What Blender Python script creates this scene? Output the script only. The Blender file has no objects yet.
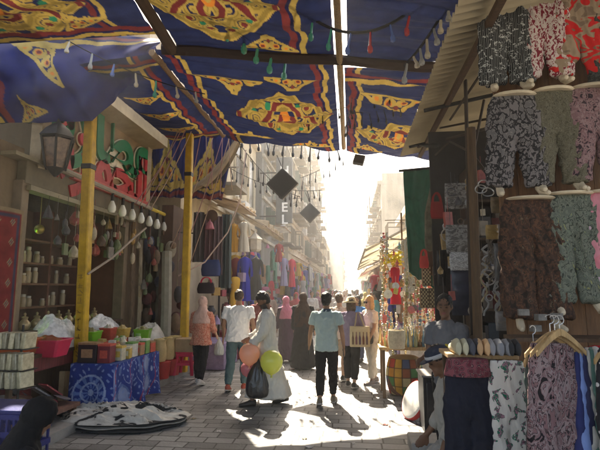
import bpy, bmesh, math, random
import numpy as np
from mathutils import Vector, Matrix, noise
R = math.radians
rnd = random.Random(11)
S = bpy.context.scene
COL = S.collection

# ---------------------------------------------------------------- camera model (600x450 photograph)
CAM = Vector((0, 0, 1.87)); YAW = R(6.2); PIT = R(7.8); F = 462.0
FW = Vector((-math.sin(YAW)*math.cos(PIT), math.cos(YAW)*math.cos(PIT), math.sin(PIT)))
RT = Vector((math.cos(YAW), math.sin(YAW), 0)); UP = RT.cross(FW)
def ray(px, py): return FW + RT*((px-300)/F) + UP*((225-py)/F)
def P(px, py, Y): d = ray(px, py); return CAM + d*(Y/d.y)          # point on the plane y = Y
def PX(px, py, X): d = ray(px, py); return CAM + d*(X/d.x)
def PZ(px, py, z=0.0): d = ray(px, py); return CAM + d*((z-CAM.z)/d.z)

# ---------------------------------------------------------------- mesh helpers
class MB:
    def __init__(s): s.v = []; s.f = []; s.m = []; s.mi = 0
    def add(s, vs, fs):
        b = len(s.v); s.v += [tuple(v) for v in vs]
        s.f += [tuple(b+i for i in f) for f in fs]; s.m += [s.mi]*len(fs); return s
    def box(s, c, size, rz=0, rx=0, ry=0, top=1.0):
        M = Matrix.Translation(Vector(c)) @ Matrix.Rotation(rz, 4, 'Z') @ Matrix.Rotation(rx, 4, 'X') @ Matrix.Rotation(ry, 4, 'Y')
        x, y, z = [k/2 for k in size]; t = top
        vs = [(-x,-y,-z),(x,-y,-z),(x,y,-z),(-x,y,-z),(-x*t,-y*t,z),(x*t,-y*t,z),(x*t,y*t,z),(-x*t,y*t,z)]
        return s.add([M @ Vector(v) for v in vs], [(0,3,2,1),(4,5,6,7),(0,1,5,4),(1,2,6,5),(2,3,7,6),(3,0,4,7)])
    def loft(s, rings, caps=True, closed=True):
        n = len(rings[0]); vs = [p for r in rings for p in r]; fs = []
        for k in range(len(rings)-1):
            for i in range(n if closed else n-1):
                j = (i+1) % n
                fs.append((k*n+i, k*n+j, (k+1)*n+j, (k+1)*n+i))
        if caps: fs.append(tuple(range(n-1, -1, -1))); fs.append(tuple((len(rings)-1)*n+i for i in range(n)))
        return s.add(vs, fs)
    def tube(s, pts, r, n=6, round_=False, flat=1.0, u0=None):
        pts = [Vector(p) for p in pts]
        rs = list(r) if isinstance(r, (list, tuple)) else [r]*len(pts)
        if round_:
            d0 = (pts[0]-pts[1]).normalized(); d1 = (pts[-1]-pts[-2]).normalized()
            a, b, ra, rb = pts[0], pts[-1], rs[0], rs[-1]
            pts = [a+d0*ra*.97, a+d0*ra*.7]+pts+[b+d1*rb*.7, b+d1*rb*.97]; rs = [ra*.2, ra*.72]+rs+[rb*.72, rb*.2]
        rings = []; t0 = (pts[1]-pts[0]).normalized()
        u = Vector(u0) if u0 else t0.orthogonal().normalized()
        for i, p in enumerate(pts):
            a = pts[max(0, i-1)]; b = pts[min(len(pts)-1, i+1)]
            t = (b-a).normalized() if (b-a).length > 1e-9 else t0
            u = (u - t*u.dot(t)); u = u.normalized() if u.length > 1e-6 else t.orthogonal().normalized()
            w = t.cross(u)
            rings.append([p+(u*math.cos(2*math.pi*k/n)+w*math.sin(2*math.pi*k/n)*flat)*rs[i] for k in range(n)])
        return s.loft(rings)
    def lathe(s, c, prof, n=14, M=None):
        c = Vector(c); rings = []
        for r, z in prof:
            ring_ = [Vector((r*math.cos(2*math.pi*k/n), r*math.sin(2*math.pi*k/n), z)) for k in range(n)]
            rings.append([c+(M @ q if M else q) for q in ring_])
        return s.loft(rings)
    def ball(s, c, r, nu=12, nv=8, M=None):
        r = (r, r, r) if not isinstance(r, (tuple, list)) else r; c = Vector(c); rings = []
        for j in range(nv+1):
            a = math.pi*(j/nv); sa = max(math.sin(a), .02)
            rr = [Vector((r[0]*sa*math.cos(2*math.pi*k/nu), r[1]*sa*math.sin(2*math.pi*k/nu), -r[2]*math.cos(a))) for k in range(nu)]
            rings.append([c+(M @ q if M else q) for q in rr])
        return s.loft(rings)
    def ring(s, c, rx, ry, n=16): return [Vector((c[0]+rx*math.cos(2*math.pi*k/n), c[1]+ry*math.sin(2*math.pi*k/n), c[2])) for k in range(n)]
    def prism(s, pts, o, ax, ay, th):
        o = Vector(o); ax = Vector(ax); ay = Vector(ay); nz = ax.cross(ay).normalized()*th; n = len(pts)
        vs = [o+ax*a+ay*b for a, b in pts]+[o+ax*a+ay*b+nz for a, b in pts]
        fs = [tuple(range(n-1,-1,-1)), tuple(range(n, 2*n))]+[(i, (i+1)%n, n+(i+1)%n, n+i) for i in range(n)]
        return s.add(vs, fs)
    def grid(s, fn, nu, nv):
        vs = [fn(i/nu, j/nv) for j in range(nv+1) for i in range(nu+1)]
        return s.add(vs, [(j*(nu+1)+i, j*(nu+1)+i+1, (j+1)*(nu+1)+i+1, (j+1)*(nu+1)+i) for j in range(nv) for i in range(nu)])

LABELS = {}
def tag(o, label, cat, group=None, kind=None):
    if label:
        o['label'] = label; o['category'] = cat
        g0 = LABELS.setdefault(label, group)
        n = len(label.split())
        if n < 4 or n > 16: print('LABEL LENGTH', n, label)
        if getattr(tag, 'seen', None) is None: tag.seen = {}
        if label in tag.seen and not group: print('DUP LABEL', label)
        tag.seen[label] = 1
    if group: o['group'] = group
    if kind: o['kind'] = kind
    return o
def thing(name, label, cat, loc=(0,0,0), rz=0, group=None):
    o = bpy.data.objects.new(name, None); COL.objects.link(o); o.empty_display_size = .1
    o.location = loc; o.rotation_euler = (0, 0, rz)
    o['_m'] = 1
    ROOTM[o.name] = Matrix.Translation(Vector(loc)) @ Matrix.Rotation(rz, 4, 'Z')
    del o['_m']
    return tag(o, label, cat, group)
ROOTM = {}
def root_of(o):
    while o.parent: o = o.parent
    return o
def link_mesh(name, me, mats, parent=None, smooth=True, sharp=38):
    for m in (mats if isinstance(mats, (list, tuple)) else [mats]): me.materials.append(m)
    if smooth:
        me.shade_smooth()
        if sharp: me.set_sharp_from_angle(angle=R(sharp))
    o = bpy.data.objects.new(name, me); COL.objects.link(o)
    if parent: o.parent = parent
    return o
def to_mesh(name, mb, fix=True):
    me = bpy.data.meshes.new(name); me.from_pydata(mb.v, [], mb.f)
    if any(mb.m): me.polygons.foreach_set('material_index', mb.m)
    if fix:
        bm = bmesh.new(); bm.from_mesh(me); bmesh.ops.recalc_face_normals(bm, faces=bm.faces); bm.to_mesh(me); bm.free()
    return me
def part(name, mb, mats, parent, world=True, bevel=0, smooth=True, fix=True, sub=0):
    """one mesh object; parent None: a thing of one mesh whose origin goes to the middle of its base"""
    if parent is not None:
        if world:
            rt = root_of(parent); Mi = ROOTM.get(rt.name)
            Mi = Mi.inverted() if Mi else Matrix.Translation(-rt.location)
            mb.v = [tuple(Mi @ Vector(v)) for v in mb.v]
        org = None
    else:
        xs, ys, zs = zip(*mb.v); org = Vector(((min(xs)+max(xs))/2, (min(ys)+max(ys))/2, min(zs)))
        mb.v = [(v[0]-org.x, v[1]-org.y, v[2]-org.z) for v in mb.v]
    o = link_mesh(name, to_mesh(name, mb, fix), mats, parent, smooth)
    if org is not None: o.location = org
    if bevel:
        b = o.modifiers.new('b', 'BEVEL'); b.width = bevel; b.segments = 2; b.limit_method = 'ANGLE'
    if sub: o.modifiers.new('s', 'SUBSURF').render_levels = sub
    return o
def solo(name, mb, mats, label, cat, group=None, **k):
    return tag(part(name, mb, mats, None, **k), label, cat, group)
def struct(name, mb, mats, **k):
    o = link_mesh(name, to_mesh(name, mb), mats, None, k.get('smooth', False)); o['kind'] = 'structure'; return o
def copy_tree(o, parent=None):
    c = o.copy(); COL.objects.link(c); c.parent = parent
    for ch in o.children: copy_tree(ch, c)
    return c
def remesh(mb, voxel=.012, smooth=5, name='m'):
    me = to_mesh(name, mb); o = bpy.data.objects.new('tmp', me); COL.objects.link(o)
    m = o.modifiers.new('r', 'REMESH'); m.mode = 'VOXEL'; m.voxel_size = voxel
    if smooth: q = o.modifiers.new('s', 'SMOOTH'); q.iterations = smooth; q.factor = .5
    dg = bpy.context.evaluated_depsgraph_get()
    new = bpy.data.meshes.new_from_object(o.evaluated_get(dg)); new.name = name
    bpy.data.objects.remove(o); bpy.data.meshes.remove(me)
    return new
def wrinkle(me, amp, scale, seed=0, zfun=None):
    n = len(me.vertices); co = np.empty(n*3, 'f'); me.vertices.foreach_get('co', co); co = co.reshape(-1, 3)
    nr = np.empty(n*3, 'f'); me.vertices.foreach_get('normal', nr); nr = nr.reshape(-1, 3)
    off = Vector((seed*7.1, seed*3.3, seed*1.7))
    d = np.empty(n, 'f')
    for i, c in enumerate(co):
        v = Vector((c[0]*scale[0], c[1]*scale[1], c[2]*scale[2]))+off; g = 1-2.6*abs(noise.noise(v*1.3+off)); d[i] = .6*noise.noise(v)+.75*g*abs(g)
    a = amp*(zfun(co[:, 2]) if zfun else 1.0)
    co += nr*(d*a)[:, None]; me.vertices.foreach_set('co', co.ravel()); me.update()
def setcol(me, rgb):
    at = me.color_attributes.new('Col', 'FLOAT_COLOR', 'POINT')
    a = np.ones((len(me.vertices), 4), 'f'); a[:, :3] = rgb; at.data.foreach_set('color', a.ravel())

# ---------------------------------------------------------------- materials
MATS = {}
def nodes(name):
    m = bpy.data.materials.new(name); m.use_nodes = True; nt = m.node_tree
    return m, nt, nt.nodes['Principled BSDF'], nt.nodes['Material Output']
def N(nt, t, **k):
    n = nt.nodes.new(t)
    for a, b in k.items():
        if a in n.inputs: n.inputs[a].default_value = b
        else: setattr(n, a, b)
    return n
def ramp(nt, stops, const=False):
    r = nt.nodes.new('ShaderNodeValToRGB'); e = r.color_ramp
    e.interpolation = 'CONSTANT' if const else 'LINEAR'
    while len(e.elements) < len(stops): e.elements.new(.5)
    for el, (p, c) in zip(e.elements, stops): el.position = p; el.color = (*c, 1)
    return r
def mapped(nt, scale=(1,1,1), coord='Object'):
    tc = nt.nodes.new('ShaderNodeTexCoord'); mp = nt.nodes.new('ShaderNodeMapping'); mp.inputs['Scale'].default_value = scale
    nt.links.new(tc.outputs[coord], mp.inputs[0]); return mp
def bump(nt, bsdf, height, strength, dist=.01):
    b = N(nt, 'ShaderNodeBump', Strength=strength, Distance=dist); nt.links.new(height, b.inputs['Height']); nt.links.new(b.outputs[0], bsdf.inputs['Normal'])
def mat(col, rough=.75, var=.25, scale=7, bmp=.25, bscale=60, metal=0, spec=.4, transl=0, name=None, alpha=1, emit=0, stretch=(1,1,1), coat=0):
    key = (tuple(col), rough, var, scale, bmp, bscale, metal, spec, transl, alpha, emit, stretch, coat)
    if key in MATS: return MATS[key]
    m, nt, b, out = nodes(name or 'surface'); L = nt.links.new
    mp = mapped(nt, stretch)
    n1 = N(nt, 'ShaderNodeTexNoise', Scale=scale, Detail=5, Roughness=.6); L(mp.outputs[0], n1.inputs['Vector'])
    oi = nt.nodes.new('ShaderNodeObjectInfo')
    r = ramp(nt, [(.25, tuple(c*(1-var) for c in col)), (.75, tuple(min(1, c*(1+var*.7)) for c in col))])
    L(n1.outputs[0], r.inputs[0])
    hs = N(nt, 'ShaderNodeHueSaturation'); mr = N(nt, 'ShaderNodeMapRange'); mr.inputs[3].default_value = .86; mr.inputs[4].default_value = 1.12
    L(oi.outputs['Random'], mr.inputs[0]); L(mr.outputs[0], hs.inputs['Value']); L(r.outputs[0], hs.inputs['Color']); L(hs.outputs[0], b.inputs['Base Color'])
    b.inputs['Roughness'].default_value = rough; b.inputs['Metallic'].default_value = metal; b.inputs['Specular IOR Level'].default_value = spec
    b.inputs['Coat Weight'].default_value = coat
    if bmp:
        n2 = N(nt, 'ShaderNodeTexNoise', Scale=bscale, Detail=3); L(mp.outputs[0], n2.inputs['Vector']); bump(nt, b, n2.outputs[0], bmp)
    if transl:
        t = nt.nodes.new('ShaderNodeBsdfTranslucent'); mx = N(nt, 'ShaderNodeMixShader', Fac=transl)
        L(hs.outputs[0], t.inputs[0]); L(b.outputs[0], mx.inputs[1]); L(t.outputs[0], mx.inputs[2]); L(mx.outputs[0], out.inputs[0])
    if alpha < 1: b.inputs['Alpha'].default_value = alpha
    if emit: b.inputs['Emission Color'].default_value = (*col, 1); b.inputs['Emission Strength'].default_value = emit
    MATS[key] = m; return m
def pmat(name, stops, tex='noise', scale=(10,10,10), detail=2, dist=0, const=True, rough=.85, feature='F1', transl=0, second=None):
    """printed cloth: a texture cut into flat colours"""
    m, nt, b, out = nodes(name); L = nt.links.new; mp = mapped(nt, scale)
    if tex == 'noise': t = N(nt, 'ShaderNodeTexNoise', Scale=1, Detail=detail, Distortion=dist); o = t.outputs[0]
    elif tex == 'voronoi':
        t = N(nt, 'ShaderNodeTexVoronoi', Scale=1); t.feature = feature; o = t.outputs['Distance']
    elif tex == 'cells': t = N(nt, 'ShaderNodeTexVoronoi', Scale=1); s_ = nt.nodes.new('ShaderNodeSeparateColor'); L(t.outputs['Color'], s_.inputs[0]); o = s_.outputs[0]
    else: t = N(nt, 'ShaderNodeTexWave', Scale=1, Distortion=dist, Detail=detail); t.bands_direction = 'X'; o = t.outputs['Color']
    if dist and tex in ('voronoi', 'cells'):
        nn = N(nt, 'ShaderNodeTexNoise', Scale=.8, Detail=3); L(mp.outputs[0], nn.inputs['Vector'])
        mxv = N(nt, 'ShaderNodeMix', data_type='VECTOR'); mxv.inputs[0].default_value = dist
        ad = N(nt, 'ShaderNodeVectorMath', operation='SCALE'); ad.inputs['Scale'].default_value = dist*3
        ad2 = N(nt, 'ShaderNodeVectorMath', operation='ADD'); L(nn.outputs['Color'], ad.inputs[0]); L(ad.outputs[0], ad2.inputs[0]); L(mp.outputs[0], ad2.inputs[1]); L(ad2.outputs[0], t.inputs['Vector'])
    else: L(mp.outputs[0], t.inputs['Vector'])
    r = ramp(nt, stops, const); L(o, r.inputs[0]); col = r.outputs[0]
    if second:   # a second layer of motifs over the first
        sc, stops2, thr = second
        mp2 = mapped(nt, sc); t2 = N(nt, 'ShaderNodeTexNoise', Scale=1, Detail=2, Distortion=.6); L(mp2.outputs[0], t2.inputs['Vector'])
        r2 = ramp(nt, [(0, (0,0,0)), (thr, (1,1,1))], True); L(t2.outputs[0], r2.inputs[0])
        t3 = N(nt, 'ShaderNodeTexNoise', Scale=3, Detail=2, Distortion=.8); L(mp2.outputs[0], t3.inputs['Vector']); r3 = ramp(nt, stops2, True); L(t3.outputs[0], r3.inputs[0])
        mx = N(nt, 'ShaderNodeMix', data_type='RGBA'); L(r2.outputs[0], mx.inputs[0]); L(col, mx.inputs[6]); L(r3.outputs[0], mx.inputs[7]); col = mx.outputs[2]
    L(col, b.inputs['Base Color']); b.inputs['Roughness'].default_value = rough; b.inputs['Specular IOR Level'].default_value = .2
    n2 = N(nt, 'ShaderNodeTexNoise', Scale=9, Detail=4); mp3 = mapped(nt, (3,3,.6)); L(mp3.outputs[0], n2.inputs['Vector']); bump(nt, b, n2.outputs[0], .5, .02)
    return m
def attr_mat(name, rough=.8, transl=0, spec=.2, bmp=.2, bscale=90, sheen=0):
    m, nt, b, out = nodes(name); L = nt.links.new
    a = N(nt, 'ShaderNodeAttribute', attribute_name='Col')
    mp = mapped(nt); n1 = N(nt, 'ShaderNodeTexNoise', Scale=5, Detail=6); L(mp.outputs[0], n1.inputs['Vector'])
    r = ramp(nt, [(.3, (.72,.72,.72)), (.7, (1.12,1.12,1.12))]); L(n1.outputs[0], r.inputs[0])
    mx = N(nt, 'ShaderNodeMix', data_type='RGBA', blend_type='MULTIPLY'); mx.inputs[0].default_value = 1; L(a.outputs['Color'], mx.inputs[6]); L(r.outputs[0], mx.inputs[7])
    c = mx.outputs[2]; L(c, b.inputs['Base Color']); b.inputs['Roughness'].default_value = rough; b.inputs['Specular IOR Level'].default_value = spec
    n2 = N(nt, 'ShaderNodeTexNoise', Scale=bscale, Detail=3); L(mp.outputs[0], n2.inputs['Vector']); bump(nt, b, n2.outputs[0], bmp)
    if transl:
        t = nt.nodes.new('ShaderNodeBsdfTranslucent'); ms = N(nt, 'ShaderNodeMixShader', Fac=transl)
        L(c, t.inputs[0]); L(b.outputs[0], ms.inputs[1]); L(t.outputs[0], ms.inputs[2]); L(ms.outputs[0], out.inputs[0])
    return m
def wood(col, sc=1.0): return mat(col, .7, .45, 5*sc, .35, 30, stretch=(6,6,.7))
def plastic_film(name='clear_film'):
    m, nt, b, out = nodes(name); b.inputs['Base Color'].default_value = (.8,.8,.78,1); b.inputs['Roughness'].default_value = .25
    b.inputs['Alpha'].default_value = .45; b.inputs['Specular IOR Level'].default_value = .8
    mp = mapped(nt); n = N(nt, 'ShaderNodeTexNoise', Scale=22, Detail=3, Distortion=1); nt.links.new(mp.outputs[0], n.inputs['Vector']); bump(nt, b, n.outputs[0], .9, .03)
    return m
SKIN = attr_mat('skin', .55, 0, .35, .05)
FILM = plastic_film()
BLACK = mat((.012,.012,.014), .6); DARK = mat((.03,.027,.025), .7); IRON = mat((.03,.028,.027), .5, metal=.4)
WHITE = mat((.75,.74,.71), .6); CREAM = mat((.62,.55,.42), .7); CLOTHW = mat((.72,.71,.68), .85, .1)
WOODD = wood((.085,.045,.022)); WOODM = wood((.2,.12,.06)); WOODL = wood((.42,.27,.12)); CARD = mat((.36,.24,.13), .85)
BEIGE = mat((.42,.34,.22), .85, .3, 2.5, .4, 25); CONC = mat((.28,.27,.25), .9, .25, 4, .5, 30)
YELLOW = mat((.5,.3,.008), .5, .35, 6, .4, 20); ROPE = mat((.25,.2,.14), .9)
STEEL = mat((.45,.45,.45), .35, metal=.8)
GLASS = mat((.75,.72,.62), .2, .1, spec=.8)
def cm(r, g, b, **k): return mat((r, g, b), **k)
# ================================================================ SETTING
def paving_mat():
    m, nt, b, out = nodes('stone_pavers'); L = nt.links.new; mp = mapped(nt)
    nz = N(nt, 'ShaderNodeTexNoise', Scale=2.2, Detail=4); L(mp.outputs[0], nz.inputs['Vector'])
    sc = N(nt, 'ShaderNodeVectorMath', operation='SCALE'); sc.inputs['Scale'].default_value = .035; L(nz.outputs['Color'], sc.inputs[0])
    ad = N(nt, 'ShaderNodeVectorMath', operation='ADD'); L(mp.outputs[0], ad.inputs[0]); L(sc.outputs[0], ad.inputs[1])
    br = N(nt, 'ShaderNodeTexBrick', Scale=1); L(ad.outputs[0], br.inputs['Vector'])
    for k, v in (('Brick Width', .36), ('Row Height', .2), ('Mortar Size', .012), ('Mortar Smooth', .35), ('Bias', 0)): br.inputs[k].default_value = v
    br.squash = .72; br.squash_frequency = 3; br.offset_frequency = 2
    br.inputs['Color1'].default_value = (.13,.13,.128,1); br.inputs['Color2'].default_value = (.29,.288,.28,1); br.inputs['Mortar'].default_value = (.05,.047,.043,1)
    n1 = N(nt, 'ShaderNodeTexNoise', Scale=1.1, Detail=7, Roughness=.65); L(mp.outputs[0], n1.inputs['Vector'])
    r = ramp(nt, [(.3, (.42,.41,.4)), (.46, (.85,.84,.82)), (.7, (1.2,1.19,1.17))]); L(n1.outputs[0], r.inputs[0])
    mx = N(nt, 'ShaderNodeMix', data_type='RGBA', blend_type='MULTIPLY'); mx.inputs[0].default_value = 1; L(br.outputs['Color'], mx.inputs[6]); L(r.outputs[0], mx.inputs[7])
    L(mx.outputs[2], b.inputs['Base Color'])
    n2 = N(nt, 'ShaderNodeTexNoise', Scale=26, Detail=4); L(mp.outputs[0], n2.inputs['Vector'])
    mr = N(nt, 'ShaderNodeMath', operation='MULTIPLY_ADD'); L(br.outputs['Fac'], mr.inputs[0]); mr.inputs[1].default_value = -1.2; L(n2.outputs[0], mr.inputs[2])
    bump(nt, b, mr.outputs[0], .55, .02)
    rr = N(nt, 'ShaderNodeMapRange'); rr.inputs[3].default_value = .5; rr.inputs[4].default_value = .85; L(n1.outputs[0], rr.inputs[0]); L(rr.outputs[0], b.inputs['Roughness'])
    return m
g = MB(); g.add([(-90,-30,0),(90,-30,0),(90,260,0),(-90,260,0)], [(0,1,2,3)]); struct('ground', g, mat((.2,.19,.17), .9, .3, 1.5, .4, 20))
g = MB(); g.add([(-4.2,-8,.004),(3.6,-8,.004),(3.6,150,.004),(-4.2,150,.004)], [(0,1,2,3)]); struct('street', g, paving_mat())
for k in range(46):                           # scraps on the paving
    x, y = rnd.uniform(-3.4, 1.1), rnd.uniform(4.6, 16); s_ = rnd.uniform(.02,.06); g = MB(); a_ = rnd.uniform(0,6)
    g.grid(lambda u, v: (x+s_*((u-.5)*math.cos(a_)-(v-.5)*math.sin(a_))*1.4, y+s_*((u-.5)*math.sin(a_)+(v-.5)*math.cos(a_)), .008+s_*.25*abs(math.sin(u*5+k)*math.cos(v*4))), 5, 5)
    solo('paper_scrap', g, mat(rnd.choice([(.5,.48,.44),(.3,.24,.15),(.55,.52,.5),(.15,.12,.1),(.35,.1,.08)]), .8), 'small crumpled scrap of litter lying on the paving stones', 'litter', 'litter on the paving', fix=False)
g = MB(); g.box((-4.6,70,.06), (1.7,156,.12)); struct('pavement', g, mat((.21,.2,.185), .85, .35, 3, .5, 25))
g = MB()
for k in range(60): g.box((-3.69, -7+k*1.5+.7, .058), (.16, 1.48, .13))
struct('kerb', g, mat((.25,.24,.225), .85, .3, 3, .5, 25), smooth=False)

# ================================================================ BUILDINGS
def facade_wall(col, seed=0):
    m, nt, b, out = nodes('plaster'); L = nt.links.new; mp = mapped(nt)
    n1 = N(nt, 'ShaderNodeTexNoise', Scale=.7, Detail=8, Roughness=.65); L(mp.outputs[0], n1.inputs['Vector'])
    mp2 = mapped(nt, (1.5,1.5,.18)); n3 = N(nt, 'ShaderNodeTexNoise', Scale=1.6, Detail=5); L(mp2.outputs[0], n3.inputs['Vector'])
    r = ramp(nt, [(.3, tuple(c*.6 for c in col)), (.5, col), (.75, tuple(c*1.12 for c in col))]); L(n1.outputs[0], r.inputs[0])
    r2 = ramp(nt, [(.35, (.7,.67,.62)), (.55, (1,1,1))]); L(n3.outputs[0], r2.inputs[0])
    mx = N(nt, 'ShaderNodeMix', data_type='RGBA', blend_type='MULTIPLY'); mx.inputs[0].default_value = .8; L(r.outputs[0], mx.inputs[6]); L(r2.outputs[0], mx.inputs[7])
    L(mx.outputs[2], b.inputs['Base Color']); b.inputs['Roughness'].default_value = .9
    n2 = N(nt, 'ShaderNodeTexNoise', Scale=14, Detail=5); L(mp.outputs[0], n2.inputs['Vector']); bump(nt, b, n2.outputs[0], .4, .03)
    return m
WINM = mat((.035,.037,.04), .25, .4, 2, 0, spec=.7); SHUT = mat((.13,.1,.07), .7, .3, stretch=(1,1,9)); SHUTG = mat((.09,.12,.1), .7)
def building(label, side, y0, y1, X, h, wallm, floors, bays, depth=7, base=3.4, balcony=0.4, seed=1, zfirst=None, endwin=False, cat='building', trim=None):
    """street front lies on x = X; side -1 is the west (left) row, +1 the east row"""
    q = random.Random(seed); s = side
    b = thing('street_building', label, cat, (X+s*depth/2, (y0+y1)/2, 0))
    w = MB(); w.box((X+s*depth/2, (y0+y1)/2, h/2), (depth, y1-y0, h)); part('wall', w, wallm, b, smooth=False)
    w = MB(); w.box((X+s*(depth/2-.12), (y0+y1)/2, h+.16), (depth+.3, y1-y0-.01, .3)); w.box((X+s*(depth/2), (y0+y1)/2, h+.6), (depth-.2, y1-y0-.3, .6)); part('parapet', w, wallm, b, smooth=False)
    t = MB()
    fh = (h-base)/floors
    for k in range(floors): t.box((X-s*.04, (y0+y1)/2, base+k*fh+.02), (.16, y1-y0-.02, .14))
    part('string_course', t, trim or wallm, b, smooth=False)
    bw = (y1-y0)/bays
    for k in range(floors):
        for j in range(bays):
            yc = y0+(j+.5)*bw; zc = base+k*fh+fh*.52; ww = min(1.1, bw*.55); hh = fh*.58
            f = MB()
            for dy in (-1, 1): f.box((X-s*.035, yc+dy*(ww/2+.05), zc), (.12, .1, hh+.2))
            f.box((X-s*.045, yc, zc+hh/2+.05), (.17, ww, .1)); f.box((X-s*.07, yc, zc-hh/2-.05), (.22, ww, .1))
            wf = part('window', f, trim or wallm, b, smooth=False)
            g = MB(); g.box((X-s*.012, yc, zc), (.03, ww, hh)); part('pane', g, WINM, wf, smooth=False)
            if q.random() < .75:
                op = q.choice([0, 0, 1]); sm_ = q.choice([SHUT, SHUTG, SHUT])
                for dy in (-1, 1):
                    g = MB()
                    if op: g.box((X-s*.2, yc+dy*(ww/2+.02), zc), (.36, .04, hh))
                    else: g.box((X-s*.045, yc+dy*ww*.25, zc), (.04, ww*.47, hh))
                    for a in range(7): g.box((X-s*.075, yc+dy*ww*.25, zc-hh*.42+a*hh*.14), (.03, ww*.4, .03)) if not op else None
                    part('shutter', g, sm_, wf, smooth=False)
            if q.random() < balcony:
                g = MB(); g.box((X-s*.42, yc, zc-hh/2-.14), (.8, ww+.6, .12))
                for a in range(10): g.tube([(X-s*.8, yc-(ww+.5)/2+a*(ww+.5)/9, zc-hh/2-.09), (X-s*.8, yc-(ww+.5)/2+a*(ww+.5)/9, zc-hh/2+.85)], .018, 4)
                g.box((X-s*.8, yc, zc-hh/2+.87), (.06, ww+.6, .05)); g.box((X-s*.42, yc-(ww+.55)/2, zc-hh/2+.87), (.76, .05, .05)); g.box((X-s*.42, yc+(ww+.55)/2, zc-hh/2+.87), (.76, .05, .05))
                part('balcony', g, mat((.2,.17,.13), .8), b, smooth=False)
            elif q.random() < .3:
                g = MB(); g.box((X-s*.25, yc+ww*.2, zc-hh/2-.4), (.34, .8, .55)); part('air_conditioner', g, mat((.5,.49,.46), .6), b, bevel=.02)
    return b
sand = facade_wall((.55,.47,.34)); sand2 = facade_wall((.55,.48,.38)); grey = facade_wall((.38,.35,.3)); dgrey = facade_wall((.15,.15,.15)); ochre = facade_wall((.43,.33,.21))
building('tall sand coloured building front with windows beyond the left dress stalls', -1, 12.05, 22, -4.6, 8.6, sand, 1, 4, seed=3, balcony=.15, base=4.6)
building('dark grey narrow building carrying the vertical hotel sign', -1, 22.1, 29.5, -4.3, 10.6, dgrey, 3, 3, seed=5, balcony=.3, base=4.2, trim=grey)
building('beige old block with many shuttered windows past the grey building', -1, 29.6, 44, -4.0, 13, sand2, 4, 6, seed=8, balcony=.45, base=4.2)
building('weathered brown block, last tall one in the left row', -1, 44.1, 62, -3.9, 16.5, grey, 5, 7, seed=9, balcony=.5, base=4.2)
building('low hazy house far down the left of the street', -1, 62.1, 82, -3.8, 8.5, sand2, 2, 6, seed=10, balcony=.3, base=3.4)
building('distant square tower block closing the far end of the street', -1, 96, 118, -1.6, 9.5, grey, 4, 6, depth=9, seed=12, balcony=.2)
building('plain sided beige building with balconies above the striped awning', 1, 34, 48, 2.35, 9.5, sand2, 3, 4, depth=8, seed=14, balcony=.8, base=3.8)
building('small pale house behind the beige balcony building', 1, 48.1, 66, 2.6, 8.0, ochre, 2, 5, depth=7, seed=15, balcony=.4)
building('low shop house far down the right of the street', 1, 66.1, 92, 2.9, 6.2, sand, 1, 7, depth=7, seed=16, balcony=.2)
building('far pale house at the vanishing end of the street', 1, 92.1, 120, 2.2, 7.5, grey, 2, 6, depth=7, seed=17, balcony=.2)
building('narrow pale house behind the green tarpaulin', 1, 17, 24, 2.6, 5.0, sand2, 1, 3, depth=6, seed=18, balcony=.2, base=3.8)

# hotel blade sign
h0 = P(284, 190, 21.5)
hs = thing('hotel_sign', 'vertical grey hotel blade sign with white letters', 'sign', (h0.x, 21.5, 5.0))
zt, zb = P(284, 166, 21.5).z, P(284, 222, 21.5).z
m_ = MB(); m_.box((h0.x, 21.6, (zt+zb)/2+.2), (.78, .18, zt-zb+.5)); part('panel', m_, mat((.1,.105,.11), .6), hs, bevel=.02)
for z_ in (zt-.3, zb+.3): m_ = MB(); m_.box((h0.x-.75, 21.62, z_), (.9, .06, .06)); part('bracket', m_, IRON, hs)
def text_obj(name, body, size, M, mats, parent, depth=.02, bold=0):
    c = bpy.data.curves.new('txt', 'FONT'); c.body = body; c.size = size; c.extrude = depth; c.align_x = 'CENTER'; c.align_y = 'CENTER'; c.offset = bold; c.resolution_u = 4
    o = bpy.data.objects.new('tmp', c); COL.objects.link(o); dg = bpy.context.evaluated_depsgraph_get()
    me = bpy.data.meshes.new_from_object(o.evaluated_get(dg)); bpy.data.objects.remove(o); me.name = name; me.materials.clear()
    Mi = ROOTM[root_of(parent).name].inverted() if parent is not None else Matrix()
    me.transform(Mi @ M); return link_mesh(name, me, mats, parent, False)
FRONT = Matrix.Rotation(R(90), 4, 'X')
for k, ch in enumerate('HOTEL'):
    p = P(284.5, 171+k*12.2, 21.48); text_obj('letter', ch, .62, Matrix.Translation((p.x, 21.49, p.z)) @ FRONT, mat((.8,.8,.78), .5), hs, .02, .012)

# ================================================================ SPICE SHOP (left)
XF = -5.2
sh = thing('spice_shop', 'spice shop building with green and red Arabic sign over a dark open front', 'building', (XF-2.5, 9, 0))
w = MB()
w.box((XF-3, 9.29, 6.35), (6, 3.38, 4.5)); w.box((XF-3, 5.0, 2.05), (6, 3.4, 4.1)); w.box((XF-3, 11.1, 2.05), (6, 2.2, 4.1)); w.box((XF-4.5, 8.35, 2.05), (3, 3.28, 4.1))
part('wall', w, facade_wall((.2,.14,.08)), sh, smooth=False)
w = MB()                                              # deep cornice hood over the sign
w.prism([(0,0),(.62,.05),(.62,.3),(0,.75)], (XF, 10.95, 5.36), (1,0,0), (0,0,1), 3.35); part('cornice', w, mat((.36,.275,.16), .8, .3, 3, .3, 20), sh, smooth=False)
w = MB(); w.box((XF+.06, 8.83, 4.68), (.1, 3.84, 1.62)); part('sign_board', w, mat((.26,.17,.085), .7, .4, 3), sh)
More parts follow.
